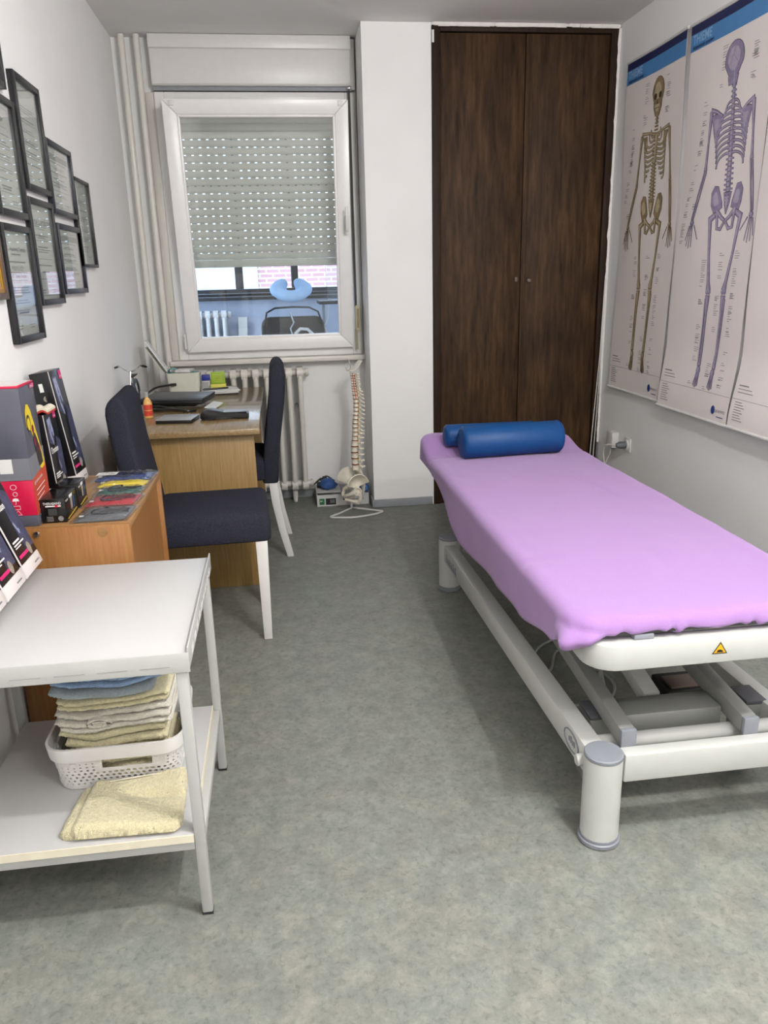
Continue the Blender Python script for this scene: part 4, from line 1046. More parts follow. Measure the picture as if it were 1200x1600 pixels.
# storage box with open lid
bx_ = thing('storage_box', 'white plastic box with teal top and its lid flipped open', 'box', (-.555, 4.745, DZ))
X0_, X1_, Y0_, Y1_ = -.650, -.460, 4.685, 4.805
P0 = rrect(X0_+.012, X1_-.008, Y0_+.008, Y1_-.008, .018, 4); P1 = rrect(X0_, X1_, Y0_, Y1_, .02, 4); P2 = rrect(X0_+.006, X1_-.006, Y0_+.006, Y1_-.006, .016, 4)
MB().loft([[(a, b, DZ+.001) for a, b in P0], [(a, b, DZ+.122) for a, b in P1], [(a, b, DZ+.122) for a, b in P2], [(a, b, DZ+.112) for a, b in P2]]).build('body', 'white_box_plastic', bx_, smooth=40)
MB().loft([[(a, b, DZ+.1125) for a, b in P2], [(a, b, DZ+.120) for a, b in P2]]).build('teal_top', 'teal_plastic', bx_)
m = MB(); rr = []
for q in range(9):
    a = R_(190-22*q); rr.append([(X0_+.035+.026*math.cos(a), y, DZ+.121+.026*max(0, math.sin(a))) for y in (Y0_+.02, Y1_-.02)])
for q in range(8): m.add([rr[q][0], rr[q][1], rr[q+1][1], rr[q+1][0]], [(0, 1, 2, 3)])
m.build('teal_flap', 'teal_plastic', bx_, solid=.002)
d = Vector((-.10, .01, .215)).normalized()
d = Vector((-.52, .0, .85)).normalized(); nn = Vector((.85, 0, .52))
MB().obox(Vector((X0_+.01, (Y0_+Y1_)/2, DZ+.128))+d*.11, d*.105, (0, .05, 0), nn*.003).build('open_lid', 'white_gloss', bx_, bevel=.003)
MB().obox(Vector((X0_+.0, (Y0_+Y1_)/2, DZ+.118))+d*.095-nn*.007, d*.09, (0, .052, 0), nn*.0018).build('lid_rim', 'white_box_plastic', bx_, bevel=.001)
cd = thing('card_packet', 'small white card packet lying on the teal top of the storage box', 'packet', (-.565, 4.745, DZ+.121))
MB().obox((-.548, 4.742, DZ+.1315), (.043, -.006, 0), (.008, .045, 0), (0, 0, .0075)).build('packet', 'plastic_white', cd, bevel=.002)
MB().obox((-.548, 4.742, DZ+.1394), (.020, -.003, 0), (.004, .022, 0), (0, 0, .0003)).build('print', 'chipboard_edge', cd)
# paper stack and the small things on it
ps = thing('paper_stack', 'stack of white paper and notebooks at the far end of the desk', 'paper', (-.37, 4.70, DZ))
for k, (zz, h, mt_) in enumerate(((.001, .006, 'dark_grey'), (.0072, .010, 'paper'), (.0174, .006, 'paper'))):
    MB().obox((-.355+.004*k, 4.69-.003*k, DZ+zz+h/2), (.108-.004*k, .01*k, 0), (-.01*k, .095, 0), (0, 0, h/2)).build('paper_block', mt_, ps, bevel=.0008)
pz = DZ+.0237
pen = MB(); pen.tube([(-.445, 4.625, pz+.006), (-.435, 4.628, pz+.006), (-.32, 4.665, pz+.006), (-.30, 4.672, pz+.006)], [.002, .005, .0055, .004], 10)
tag(pen.build('ballpoint_pen', 'black_plastic'), 'black ballpoint pen lying across the paper stack', 'pen')
gb = thing('green_note_block', 'lime green card block standing on yellow notes, far end of the desk', 'note block', (-.36, 4.745, pz))
B(-.405, -.315, 4.725, 4.768, pz+.0005, pz+.022).build('yellow_notes', 'yellow_note', gb, bevel=.001)
B(-.400, -.318, 4.735, 4.755, pz+.0225, pz+.092).build('green_card', 'lime', gb, bevel=.002)
m = MB()
for k in range(5): m.quad((-.39, 4.7345, pz+.037+.010*k), (.055, 0, 0), (0, 0, .002))
m.build('card_print', 'yellow_note', gb, smooth=0)
bb = thing('blue_box', 'small dark blue box on a white label pad beside the lime green block', 'box', (-.44, 4.76, pz))
B(-.455, -.409, 4.755, 4.782, pz+.0005, pz+.042).build('label_pad', 'cardboard_white', bb, bevel=.001)
B(-.455, -.408, 4.748, 4.785, pz+.0425, pz+.075).build('blue_case', 'blue_box', bb, bevel=.002)
m = MB()
for k in range(4): m.quad((-.462, 4.7545, pz+.008+.007*k), (.044, 0, 0), (0, 0, .003))
m.build('pad_print', 'print_grey', bb, smooth=0)

# bicycle figurine
bk = thing('bicycle_figurine', 'miniature black bicycle with teal panel on the desk by the wall', 'figurine', (-.725, 4.02, DZ))
def ring3(c, r, ax='x', n=28): return [(c[0], c[1]+r*math.cos(2*math.pi*i/n), c[2]+r*math.sin(2*math.pi*i/n)) for i in range(n)]
fwc, rwc, wr_ = (-.725, 3.95, DZ+.078), (-.725, 4.125, DZ+.078), .073
for c in (fwc, rwc):
    m = MB().tube(ring3(c, wr_), .0045, 8, closed=True); w_ = m.build('wheel', 'bike_black', bk)
    s = MB()
    for k in range(8): a = math.pi*k/8; s.tube([(c[0], c[1]+wr_*math.cos(a), c[2]+wr_*math.sin(a)), (c[0], c[1]-wr_*math.cos(a), c[2]-wr_*math.sin(a))], .0008, 4)
    s.build('spokes', 'chrome', w_)
head = Vector((-.725, 3.985, DZ+.17)); bbk = Vector((-.725, 4.045, DZ+.078)); seat = Vector((-.725, 4.075, DZ+.175))
fr = MB()
for a, b in ((head, bbk), (head-Vector((0, .004, .02)), seat-Vector((0, .008, .03))), (bbk, seat), (bbk, Vector(rwc)), (seat-Vector((0, .006, .02)), Vector(rwc))): fr.tube([a, b], .0045, 8)
fr.build('bike_frame', 'bike_black', bk)
MB().tube([fwc, (-.725, 3.965, DZ+.12), head, (-.722, 4.0, DZ+.215)], .004, 8).build('fork', 'chrome', bk)
MB().tube(wavy([(-.795, 4.035, DZ+.232), (-.775, 4.01, DZ+.24), (-.745, 4.0, DZ+.222), (-.722, 4.0, DZ+.216), (-.70, 4.0, DZ+.222), (-.672, 4.01, DZ+.242), (-.652, 4.035, DZ+.236)]), .0035, 8).build('handlebar', 'chrome', bk)
for x0, x1 in ((-.800, -.779), (-.649, -.668)): MB().tube([(x0, 4.04, DZ+.2315), (x1, 4.016, DZ+.2395)], .0055, 8).build('grip', 'bike_black', bk)
MB().loft([[(-.725-w_, y, z) if j == 0 else ((-.725+w_, y, z) if j == 1 else ((-.725+w_*.6, y, z-.010) if j == 2 else (-.725-w_*.6, y, z-.010))) for j in range(4)] for y, w_, z in ((4.045, .006, DZ+.188), (4.07, .012, DZ+.19), (4.10, .022, DZ+.194))]).build('saddle', 'bike_black', bk, bevel=.002)
MB().prism([(4.01, .15), (4.06, .155), (4.06, .10), (4.03, .085)], lambda a, b: (-.728, a, DZ+b), lambda a, b: (-.722, a, DZ+b)).build('frame_panel', 'bike_teal', bk)
MB().tube([(-.725, 4.125+.085*math.cos(a), DZ+.078+.085*math.sin(a)) for a in [R_(10+14*i) for i in range(11)]], .005, 8).build('mudguard', 'bike_teal', bk)
MB().tube([(-.725, 4.05, DZ+.078), (-.745, 4.06, DZ+.03), (-.75, 4.065, DZ+.0015)], .003, 6).build('kickstand', 'chrome', bk)
# ------------------------------------------------------------------ beech cabinet
CZ = .75; CX0, CX1, CY0, CY1 = -.797, -.443, 2.172, 2.795
cab = thing('beech_cabinet', 'beech veneer low cabinet between the white cart and the chair', 'cabinet', ((CX0+CX1)/2, (CY0+CY1)/2, 0))
B(CX0, CX1, CY0+.0185, CY1-.0185, CZ-.018, CZ).build('cabinet_top', 'beech_top', cab, bevel=.001)
dr = B(CX0, CX1, CY0, CY0+.018, .001, CZ).build('near_panel', 'beech', cab, bevel=.001)
B(CX0, CX1, CY1-.018, CY1, .001, CZ).build('far_panel', 'beech', cab, bevel=.001)
B(CX0, CX0+.016, CY0+.0185, CY1-.0185, .05, CZ-.0185).build('rear_panel', 'beech', cab)
B(CX1-.032, CX1-.014, CY0+.0185, CY1-.0185, .06, CZ-.0185).build('door', 'beech', cab)
MB().lathe((-.694, CY0-.0065, .736), [(.004, 0), (.0075, .001), (.009, .006)], 20, 'y').build('lock', 'chrome', dr)
MB().lathe((-.518, CY0-.0008, .730), [(.013, 0), (.0135, .0007)], 20, 'y').build('sticker', 'beech_top', dr)

# --- grey and red insole box
gx0, gx1, gy0, gy1, gz0, gz1 = -.800, -.692, 2.20, 2.335, CZ+.001, 1.142
ib = thing('insole_box', 'tall grey and red carton with a yellow insole picture on the cabinet', 'box', ((gx0+gx1)/2, (gy0+gy1)/2, CZ))
B(gx0, gx1, gy0, gy1, gz0+.032, .884).build('red_sleeve', 'box_red', ib, bevel=.0015)
B(gx0, gx1, gy0, gy1, gz0, gz0+.0315).build('grey_foot', 'box_grey', ib, bevel=.0015)
body = B(gx0, gx1, gy0, gy1, .8845, gz1-.006).build('body', 'box_grey', ib, bevel=.0015)
B(gx0, gx1, gy0, gy1, gz1-.0058, gz1).build('top_edge', 'box_red', ib, bevel=.001)
B(gx0+.004, gx1-.004, gy0+.004, gy1-.004, gz1+.0002, gz1+.001).build('top_flap', 'box_white', ib)
B(gx0, gx1, gy0-.0012, gy0-.0002, .8845, .945).build('grey_band', 'box_grey_light', ib)
MB().prism([(gy0, .8845), (gy1, .905), (gy1, .955), (gy0, .945)], lambda a, b: (gx1+.0002, a, b), lambda a, b: (gx1+.001, a, b)).build('grey_band_side', 'box_grey_light', ib)
MB().prism([(gy0, gz0+.032), (gy1, gz0+.032), (gy1, .905), (gy0, .884)], lambda a, b: (gx1+.0002, a, b), lambda a, b: (gx1+.0009, a, b)).build('side_panel', 'box_orange', ib)
B(gx0+.028, gx0+.062, gy0-.002, gy0-.0013, .905, .945).build('price_label', 'paper', ib)
fy = lambda a, b: (gx1+.0012, gy0+.004+a*.125, .895+b*.20)
outl = [(.12, .75), (.16, .88), (.27, .96), (.40, .95), (.52, .86), (.66, .66), (.80, .42), (.93, .22), (.99, .10), (.97, .03), (.80, .0), (.66, .02), (.58, .12), (.52, .28), (.60, .38), (.52, .44), (.40, .56), (.36, .62), (.22, .62), (.12, .66)]
def flat(pts, fn, mat_, nm, par):
    c = (sum(p[0] for p in pts)/len(pts), sum(p[1] for p in pts)/len(pts)); n = len(pts)
    return MB().add([fn(*p) for p in pts], [tuple(range(n))]).build(nm, mat_, par, smooth=0)
flat(outl, fy, 'yellow_print', 'insole_picture', ib)
fy2 = lambda a, b: (gx1+.0016, gy0+.004+a*.125, .895+b*.20)
flat([(.60, .05), (.90, .08), (.86, .24), (.72, .42), (.62, .52), (.50, .56), (.46, .46), (.56, .40), (.50, .32), (.54, .16)], fy2, 'dark_print', 'insole_core', ib)
fy3 = lambda a, b: (gx1+.0020, gy0+.004+a*.125, .895+b*.20)
def circ(c, a, b, n=16): return [(c[0]+a*math.cos(2*math.pi*i/n), c[1]+b*math.sin(2*math.pi*i/n)) for i in range(n)]
flat(circ((.28, .70), .14, .12), fy2, 'dark_print', 'heel_ring', ib); flat(circ((.28, .69), .10, .09), fy3, 'yellow_print', 'heel_pad', ib)
for c in ((.50, .60), (.52, .42), (.74, .30)): flat(circ(c, .075, .06), fy3, 'maroon', 'red_pad', ib)
flat([(.70, .86), (1.0, .86), (1.0, 1.0), (.70, 1.0)], lambda a, b: (gx1+.0012, gy0+a*.135, 1.05+b*.086), 'pink_tag', 'brand_tag', ib)
text_mb('medi', .014, lambda x, y: (gx1+.0018, gy1-.038+x, 1.126+y)).build('brand_text', 'white_ink', ib, smooth=0)
text_mb('igli carbon insole', .0135, lambda x, y: (gx1+.0014, gy0+.012+x, .868+y+.10*x), sx=.85).build('product_name', 'white_ink', ib, smooth=0)
m = MB()
for k in range(6): m.quad((gx1+.0014, gy0+.02, .848-.014*k), (0, .085-.008*k, .009), (0, 0, .0022))
m.build('product_lines', 'white_ink', ib, smooth=0)
# pictograms on the red near side
m = MB(); xx = gx0+.055
m.tube([(xx+.008*math.cos(a), gy0-.0008, .866+.007*math.sin(a)) for a in [2*math.pi*i/14 for i in range(14)]], .0007, 4, closed=True)
m.tube([(xx+.006*math.cos(a)+.002, gy0-.0008, .846+.006*math.sin(a)) for a in [2*math.pi*i/10 for i in range(10)]], .0007, 4, closed=True)
m.add([(xx-.008, gy0-.0008, .826), (xx+.010, gy0-.0008, .826), (xx+.008, gy0-.0008, .833), (xx+.001, gy0-.0008, .835), (xx-.006, gy0-.0008, .833)], [(0, 1, 2, 3, 4)])
m.tube([(xx+.001, gy0-.0008, .826), (xx+.001, gy0-.0008, .818), (xx-.002, gy0-.0008, .817)], .0007, 4)
m.tube([(xx-.007, gy0-.0008, .802), (xx+.010, gy0-.0008, .802), (xx+.010, gy0-.0008, .812), (xx-.007, gy0-.0008, .812)], .0007, 4, closed=True)
m.tube([(xx-.007, gy0-.0008, .786), (xx+.012, gy0-.0008, .786), (xx+.003, gy0-.0008, .799)], .0007, 4, closed=True)
m.build('pictograms', 'white_ink', ib, smooth=0)

# --- brace cartons: black, white bottom strip, product picture
def brace_carton(o, up, ny, th, wid, hgt, label, group, title="E'motion", strip=.034, extra=True):
    """o: back lower corner nearest to the viewer (wall side); up: long axis; face looks along +out; width runs along ny (away from viewer)"""
    up = Vector(up).normalized(); ny = Vector(ny).normalized(); outv = ny.cross(up).normalized()
    if outv.x < 0: outv = -outv
    o = Vector(o); t = thing('brace_carton', label, 'box', tuple(o), 0, group)
    ctr = o+outv*th/2+ny*wid/2
    MB().obox(ctr+up*(strip+(hgt-strip)/2), outv*th/2, ny*wid/2, up*(hgt-strip)/2).build('carton', 'box_black', t, bevel=.0015)
    MB().obox(ctr+up*(strip-.0004)/2, outv*th/2, ny*wid/2, up*(strip-.0004)/2).build('bottom_strip', 'box_white', t, bevel=.0015)
    F = o+outv*th
    def fn(l): return lambda a, b: tuple(F+ny*a+up*b+outv*l)
    f = fn(.0005); g = fn(.0009)
    flat([(0, 0), (.009, 0), (.009, hgt), (0, hgt)], f, 'box_white', 'edge_strip', t)
    W, H = wid, hgt
    flat([(W*.55, strip+.02), (W*.98, strip+.02), (W*.98, H*.62), (W*.70, H*.70), (W*.55, H*.5)], f, 'photo_blue', 'cover_photo', t)
    flat([(W*.15, H*.66), (W*.5, H*.60), (W*.62, H*.80), (W*.55, H*.95), (W*.2, H*.95)], f, 'photo_blue', 'cover_photo', t)
    # brace drawing: bright struts
    mm = MB()
    for (a0, b0, a1, b1, wq) in ((.30, .93, .36, .70, .020), (.42, .94, .55, .72, .016), (.30, .80, .52, .78, .012), (.38, .70, .46, .62, .014), (.58, .40, .66, .30, .010), (.62, .33, .70, .33, .012)):
        d = Vector((a1*W-a0*W, b1*H-b0*H, 0)); q = Vector((-d.y, d.x, 0)).normalized()*wq/2
        mm.add([g(a0*W+q.x, b0*H+q.y), g(a1*W+q.x*.6, b1*H+q.y*.6), g(a1*W-q.x*.6, b1*H-q.y*.6), g(a0*W-q.x, b0*H-q.y)], [(0, 1, 2, 3)])
    mm.build('brace_picture', 'photo_light', t, smooth=0)
    text_mb(title, .026, lambda x, y: fn(.0012)(.018+x, H*.53+y), sx=.72, bold=.0006).build('title', 'white_ink', t, smooth=0)
    text_mb('medi', .011, lambda x, y: fn(.0014)(W*.78+x, H*.925+y)).build('brand_text', 'white_ink', t, smooth=0)
    flat([(W*.74, H*.91), (W*.97, H*.91), (W*.97, H*.985), (W*.74, H*.985)], g, 'pink_tag', 'brand_tag', t)
    if extra:
        mm = MB()
        for (a, b, l, h) in ((.16, .27, .34, .005), (.16, .245, .50, .004), (.16, .225, .30, .003)): mm.add([g(a*W, b*H), g((a+l)*W, b*H), g((a+l)*W, b*H+h), g(a*W, b*H+h)], [(0, 1, 2, 3)])
        mm.build('info_lines', 'white_ink', t, smooth=0)
        flat([(.14*W, .145*H), (.62*W, .145*H), (.62*W, .145*H+.009), (.14*W, .145*H+.009)], g, 'pink_tag', 'pink_bar', t)
        flat([(W*.70+.013*math.cos(a), .165*H+.017*math.sin(a)) for a in [2*math.pi*i/18 for i in range(18)]], fn(.0011), 'photo_knee', 'knee_picture', t)
    mm = MB(); mm.add([g(.62*W, .35*strip), g(.88*W, .35*strip), g(.88*W, .35*strip+.004), g(.62*W, .35*strip+.004)], [(0, 1, 2, 3)]); mm.build('strip_print', 'print_grey', t, smooth=0)
    return t, fn
# on the cabinet
leanB = (math.sin(R_(-3)), 0, math.cos(R_(3)))
brace_carton((-.772, 2.475, CZ+.003), leanB, (.03, 1, 0), .065, .125, .262, 'black knee brace carton standing right behind the grey and red box', 'brace cartons on the cabinet', title="E'motion")
leanA = (math.sin(R_(-7)), 0, math.cos(R_(7)))
tA, fA = brace_carton((-.742, 2.625, CZ+.001), leanA, (.05, 1, 0), .06, .125, .378, 'taller black brace carton with a barcode sticker, at the back against the wall', 'brace cartons on the cabinet', title='', extra=True)
o_ = Vector((-.742, 2.6245, CZ)); up_ = Vector(leanA); ov = Vector((math.cos(R_(7)), 0, math.sin(R_(7))))
def nf(a, b): return tuple(o_+ov*a+up_*b+Vector((0, -.0012, 0)))
flat([(.022, .318), (.048, .318), (.048, .345), (.022, .345)], nf, 'paper', 'barcode_sticker', tA)
flat(circ((.036, .295), .010, .010), nf, 'photo_knee', 'pictogram', tA)
# red foam piece on top of the shorter carton
rf = thing('insole_tip', 'red and cream curled insole lying on top of the shorter black carton', 'insole', (-.742, 2.53, 1.017))
for nm, dz, mt_ in (('red_layer', 0, 'artery_red'), ('cream_layer', .0065, 'chipboard_edge')):
    r = []
    for q in range(11):
        x = -.775+.066*q/10; zz = 1.0175+.010*abs(math.sin(q/10*math.pi*2))*(.6+.4*q/10)+dz; r.append([(x, 2.492, zz), (x, 2.585, zz), (x, 2.585, zz+.006), (x, 2.492, zz+.006)])
    MB().loft(r).build(nm, mt_, rf)
# on the cart: three leaning cartons
def lean_on_cart(y0, label, title):
    a = R_(18.5); return brace_carton((-.7015, y0, .6755+.0), (-math.sin(a), 0, math.cos(a)), (0, 1, 0), .042, .142, .33, label, 'brace cartons leaning on the cart', title=title)
lean_on_cart(1.945, 'black knee brace carton on the white cart, farthest of the leaning three', "E'motion")
lean_on_cart(1.795, 'black knee brace carton on the white cart, middle one of the leaning three', "E'motion")
lean_on_cart(1.645, 'brace carton on the white cart, nearest one, cut by the left picture edge', "")
# --- elastic band cartons
def band_carton(x0, x1, y0, y1, z1, label):
    t = thing('band_carton', label, 'box', ((x0+x1)/2, (y0+y1)/2, CZ), 0, 'small black band cartons')
    z0 = CZ+.0008
    B(x0, x1, y0, y1, z0, z1).build('carton', 'tb_black', t, bevel=.0012)
    text_mb('THERABAND', .0105, lambda x, y: (x0+.008+x, y0-.0006, z1-.016+y), sx=.8).build('brand_text', 'white_ink', t, smooth=0)
    m = MB(); w_ = x1-x0
    m.quad((x0+.014, y0-.0005, z1-.022), (w_*.62, 0, 0), (0, 0, .0035)); m.build('white_bar', 'white_ink', t, smooth=0)
    m = MB(); m.quad((x0+.040, y0-.0009, z1-.0235), (.008, 0, 0), (0, 0, .006)); m.build('red_mark', 'box_red', t, smooth=0)
    m = MB(); m.quad((x0+.020, y0-.0005, z0+.022), (.024, 0, 0), (0, 0, .020)); m.build('window_print', 'dark_grey', t, smooth=0)
    m = MB()
    for k in range(4): m.quad((x0+.014, y0-.0005, z0+.005+.004*k), (.018, 0, 0), (0, 0, .0018))
    m.build('info_lines', 'print_grey', t, smooth=0)
    flat([(x1-.016+.0075*math.cos(a), z0+.012+.0075*math.sin(a)) for a in [2*math.pi*i/14 for i in range(14)]], lambda a, b: (a, y0-.0006, b), 'print_grey', 'round_mark', t)
    d = y1-y0
    flat([(.42, .35), (.58, .35), (.60, .8), (.5, .92), (.42, .8)], lambda a, b: (x1+.0006, y0+a*d, z0+b*(z1-z0)), 'photo_knee', 'person_picture', t)
    flat([(.66, .3), (.74, .3), (.76, .75), (.66, .8)], lambda a, b: (x1+.0006, y0+a*d, z0+b*(z1-z0)), 'blue_vinyl', 'blue_picture', t)
    flat([(.1, .08), (.9, .16), (.9, .20), (.1, .12)], lambda a, b: (x1+.0006, y0+a*d, z0+b*(z1-z0)), 'yellow_print', 'yellow_line', t)
    flat([(.35, .84), (.62, .84), (.62, .97), (.35, .97)], lambda a, b: (x1+.0008, y0+a*d, z0+b*(z1-z0)), 'paper', 'price_tag', t)
    text_mb('TheraBand', .009, lambda x, y: (x1+.0008, y0+.006+x, z1-.012+y), sx=.7).build('side_text', 'white_ink', t, smooth=0)
    return t
band_carton(-.690, -.622, 2.222, 2.352, CZ+.070, 'small black band carton at the front, next to the red box')
band_carton(-.688, -.620, 2.366, 2.468, CZ+.072, 'small black band carton right behind the front one')
# --- bagged resistance loops
def bag(x0, x1, y0, y1, z, mt_, label, script=True, sk=.0):
    t = thing('bagged_band', label, 'exercise band', ((x0+x1)/2, (y0+y1)/2, z), 0, 'bagged exercise bands')
    rn = random.Random(int(y0*1000))
    def grid(inset, zb, h, nx=10, ny=6, rough=.0015):
        tp, bt_ = [], []
        for j in range(ny+1):
            for i in range(nx+1):
                u, v = i/nx, j/ny; e = min(u, 1-u, v, 1-v)*6; e = min(1, e)
                x = lerp(x0+inset, x1-inset, u)+sk*(v-.5); y = lerp(y0+inset, y1-inset, v)
                tp.append((x, y, zb+h*(.25+.75*e)+rough*rn.uniform(-1, 1)*e)); bt_.append((x, y, zb))
        n = (nx+1)*(ny+1); m = MB(); f = []
        for j in range(ny):
            for i in range(nx):
                a = j*(nx+1)+i; f += [(a, a+1, a+nx+2, a+nx+1), (n+a, n+a+nx+1, n+a+nx+2, n+a+1)]
        for i in range(nx): f += [(i, n+i, n+i+1, i+1), (ny*(nx+1)+i+1, n+ny*(nx+1)+i+1, n+ny*(nx+1)+i, ny*(nx+1)+i)]
        for j in range(ny): f += [((j+1)*(nx+1), n+(j+1)*(nx+1), n+j*(nx+1), j*(nx+1)), (j*(nx+1)+nx, n+j*(nx+1)+nx, n+(j+1)*(nx+1)+nx, (j+1)*(nx+1)+nx)]
        return m.add(tp+bt_, f)
    grid(.012, z+.0015, .010).build('band', mt_, t, smooth=60)
    if script:
        yc = (y0+y1)/2; xc = (x0+x1)/2
        m = text_mb('ando', .046, lambda x, y: (xc-.012+x*.85, yc-.014+y*1.25, z+.0148), shear=.35, bold=.0012)
        m.tube([(xc-.014+.020*math.cos(a)+.008*math.sin(a), yc+.002+.030*math.sin(a), z+.0142) for a in [R_(55+14*i) for i in range(19)]], .0028, 5)
        m.tube([(xc-.03, yc-.030, z+.0142), (xc, yc-.036, z+.0142), (xc+.03, yc-.030, z+.0142)], .0016, 5)
        m.build('script_logo', 'script_ink', t, smooth=0)
    flat([(x0+.018, y0+.02), (x0+.030, y0+.02), (x0+.030, y0+.034), (x0+.018, y0+.034)], lambda a, b: (a, b, z+.0148), 'paper', 'size_tag', t)
    grid(.0, z+.0005, .0165, 16, 8, .0028).build('plastic_bag', 'bag_film', t, smooth=0)
    return t
bag(-.606, -.447, 2.195, 2.350, CZ+.001, 'band_grey', 'grey exercise band in a clear bag, nearest on the cabinet', sk=.012)
bag(-.612, -.450, 2.352, 2.482, CZ+.001, 'band_red', 'red exercise band in a clear bag, overlapping the grey one', sk=.012)
bag(-.610, -.455, 2.484, 2.582, CZ+.001, 'band_green', 'dark green exercise band in a clear bag', sk=.006)
bag(-.625, -.452, 2.584, 2.666, CZ+.001, 'band_yellow', 'yellow exercise band in a clear bag', script=False, sk=.01)
tb = bag(-.650, -.446, 2.668, 2.79, CZ+.001, 'band_blue', 'blue exercise band in a clear bag with a white written label, farthest', sk=.01)
flat([(-.642, 2.70), (-.575, 2.70), (-.572, 2.742), (-.640, 2.742)], lambda a, b: (a, b, CZ+.0195), 'paper', 'white_label', tb)
text_mb('MITTEL', .020, lambda x, y: (-.632+x*.8, 2.712+y, CZ+.0199)).build('label_writing', 'print_ink', tb, smooth=0)

# ------------------------------------------------------------------ white cart
cart = thing('metal_cart', 'white two-tier metal cart in the left foreground', 'cart', (-.51, 1.785, 0))
KX0, KX1, KY0, KY1, KZ = -.792, -.220, 1.495, 2.08, .668
# top tray: panel with rims
m = MB(); m.box(KX0, KX1-.004, KY0+.004, KY1, KZ-.012, KZ-.002); m.build('tray_panel', 'cart_top', cart, bevel=.001)
B(KX0, KX1, KY0, KY0+.0035, .624, KZ).build('front_skirt', 'white_metal', cart, bevel=.001)
B(KX1-.0035, KX1, KY0+.004, KY1, .632, KZ+.011).build('side_rim', 'white_metal', cart, bevel=.001)
m = MB(); n = 0
for k in range(9):
    m.box(KX1+.0002, KX1+.001, KY0+.05+.056*k, KY0+.085+.056*k, .640, .655)
m.build('side_stampings', 'white_lacquer', cart)
m = MB()
for k in range(6): m.box(KX1-.10-.085*k, KX1-.04-.085*k, KY0-.0008, KY0-.0001, .6388, .6398)
m.build('front_stampings', 'cable_grey', cart)
def cleg(x, y, sx, sy, splay=0):
    w_ = .024; m = MB()
    m.loft([[(x+a, y+b, z) for a, b in ((0, 0), (w_*sx, 0), (w_*sx, w_*sy), (0, w_*sy))] for z in (.0055, KZ-.013 if sy < 0 else .6235)])
    return m
for (x, y, sx, sy) in ((KX1-.001, KY0+.001, -1, 1), (KX1-.001, KY1-.001, -1, -1), (KX0+.001, KY0+.001, 1, 1), (KX0+.001, KY1-.001, 1, -1)):
    lg = cleg(x-(.006 if sx < 0 else 0), y+(.0045 if sy > 0 else 0), sx, sy).build('leg', 'white_metal', cart, bevel=.003)
    xx, yy = x-(.006 if sx < 0 else 0), y+(.0045 if sy > 0 else 0)
    x0, x1 = sorted((xx, xx+.024*sx)); y0, y1 = sorted((yy, yy+.024*sy)); B(x0, x1, y0, y1, .0, .0053).build('foot', 'rubber', lg)
sz = .2235
sp = B(KX0+.026, KX1-.031, KY0+.004, KY1-.03, sz-.016, sz).build('lower_shelf', 'cart_top', cart, bevel=.001)
B(KX0+.026, KX1-.031, KY0+.0005, KY0+.0038, sz-.018, sz+.0005).build('shelf_edge', 'chipboard_edge', cart)
B(KX1-.0308, KX1-.0285, KY0+.03, KY1-.03, sz-.018, sz+.0005).build('shelf_edge', 'chipboard_edge', cart)
B(KX0+.026, KX1-.0315, KY0+.006, KY0+.026, sz-.042, sz-.0165).build('shelf_rail', 'white_metal', cart, bevel=.002)
B(KX0+.026, KX1-.0315, KY1-.052, KY1-.031, sz-.042, sz-.0165).build('shelf_rail', 'white_metal', cart, bevel=.002)
B(KX1-.0305, KX1-.010, KY0+.0305, KY1-.0265, sz-.042, sz-.0185).build('shelf_rail', 'white_metal', cart, bevel=.002)

# ------------------------------------------------------------------ perforated basket
BXc, BYc = -.447, 1.832
bk_ = thing('laundry_basket', 'white perforated plastic basket filled with folded towels, on the lower cart shelf', 'basket', (BXc, BYc, sz))
Wt, Dt, Wb, Db = .164, .148, .145, .124     # half sizes top/bottom
def per(u, z):      # u in 0..1 round the basket, z height above shelf
    t = z/.09; hw, hd = lerp(Wb, Wt-.012, t), lerp(Db, Dt-.012, t); r = .045
    W, H = 2*(hw-r), 2*(hd-r); L = math.pi*r/2; T = 2*(W+H)+4*L; d = (u % 1)*T
    segs = [(W, 'l', (-hw+r, -hd), (1, 0)), (L, 'c', (hw-r, -hd+r), -math.pi/2), (H, 'l', (hw, -hd+r), (0, 1)), (L, 'c', (hw-r, hd-r), 0), (W, 'l', (hw-r, hd), (-1, 0)), (L, 'c', (-hw+r, hd-r), math.pi/2), (H, 'l', (-hw, hd-r), (0, -1)), (L, 'c', (-hw+r, -hd+r), math.pi)]
    for ln, k, p, q in segs:
        if d <= ln or ln == segs[-1][0] and (k, p) == segs[-1][1:3]:
            if k == 'l': x, y = p[0]+q[0]*d, p[1]+q[1]*d
            else: a = q+d/r; x, y = p[0]+r*math.cos(a), p[1]+r*math.sin(a)
            break
        d -= ln
    return (BXc+x, BYc+y, sz+.002+z)
NU, ROWS = 72, 7; cu_ = 1/NU; ch = .0096; z_0 = .010
m = MB()
m.loft([[per(i/NU, .0) for i in range(NU)], [per(i/NU, z_0) for i in range(NU)]], caps=False)
frontW = .285/1.06
def is_handle(u, z0):
    uc = (u % 1); return z0 > .056 and .075 < uc < .18
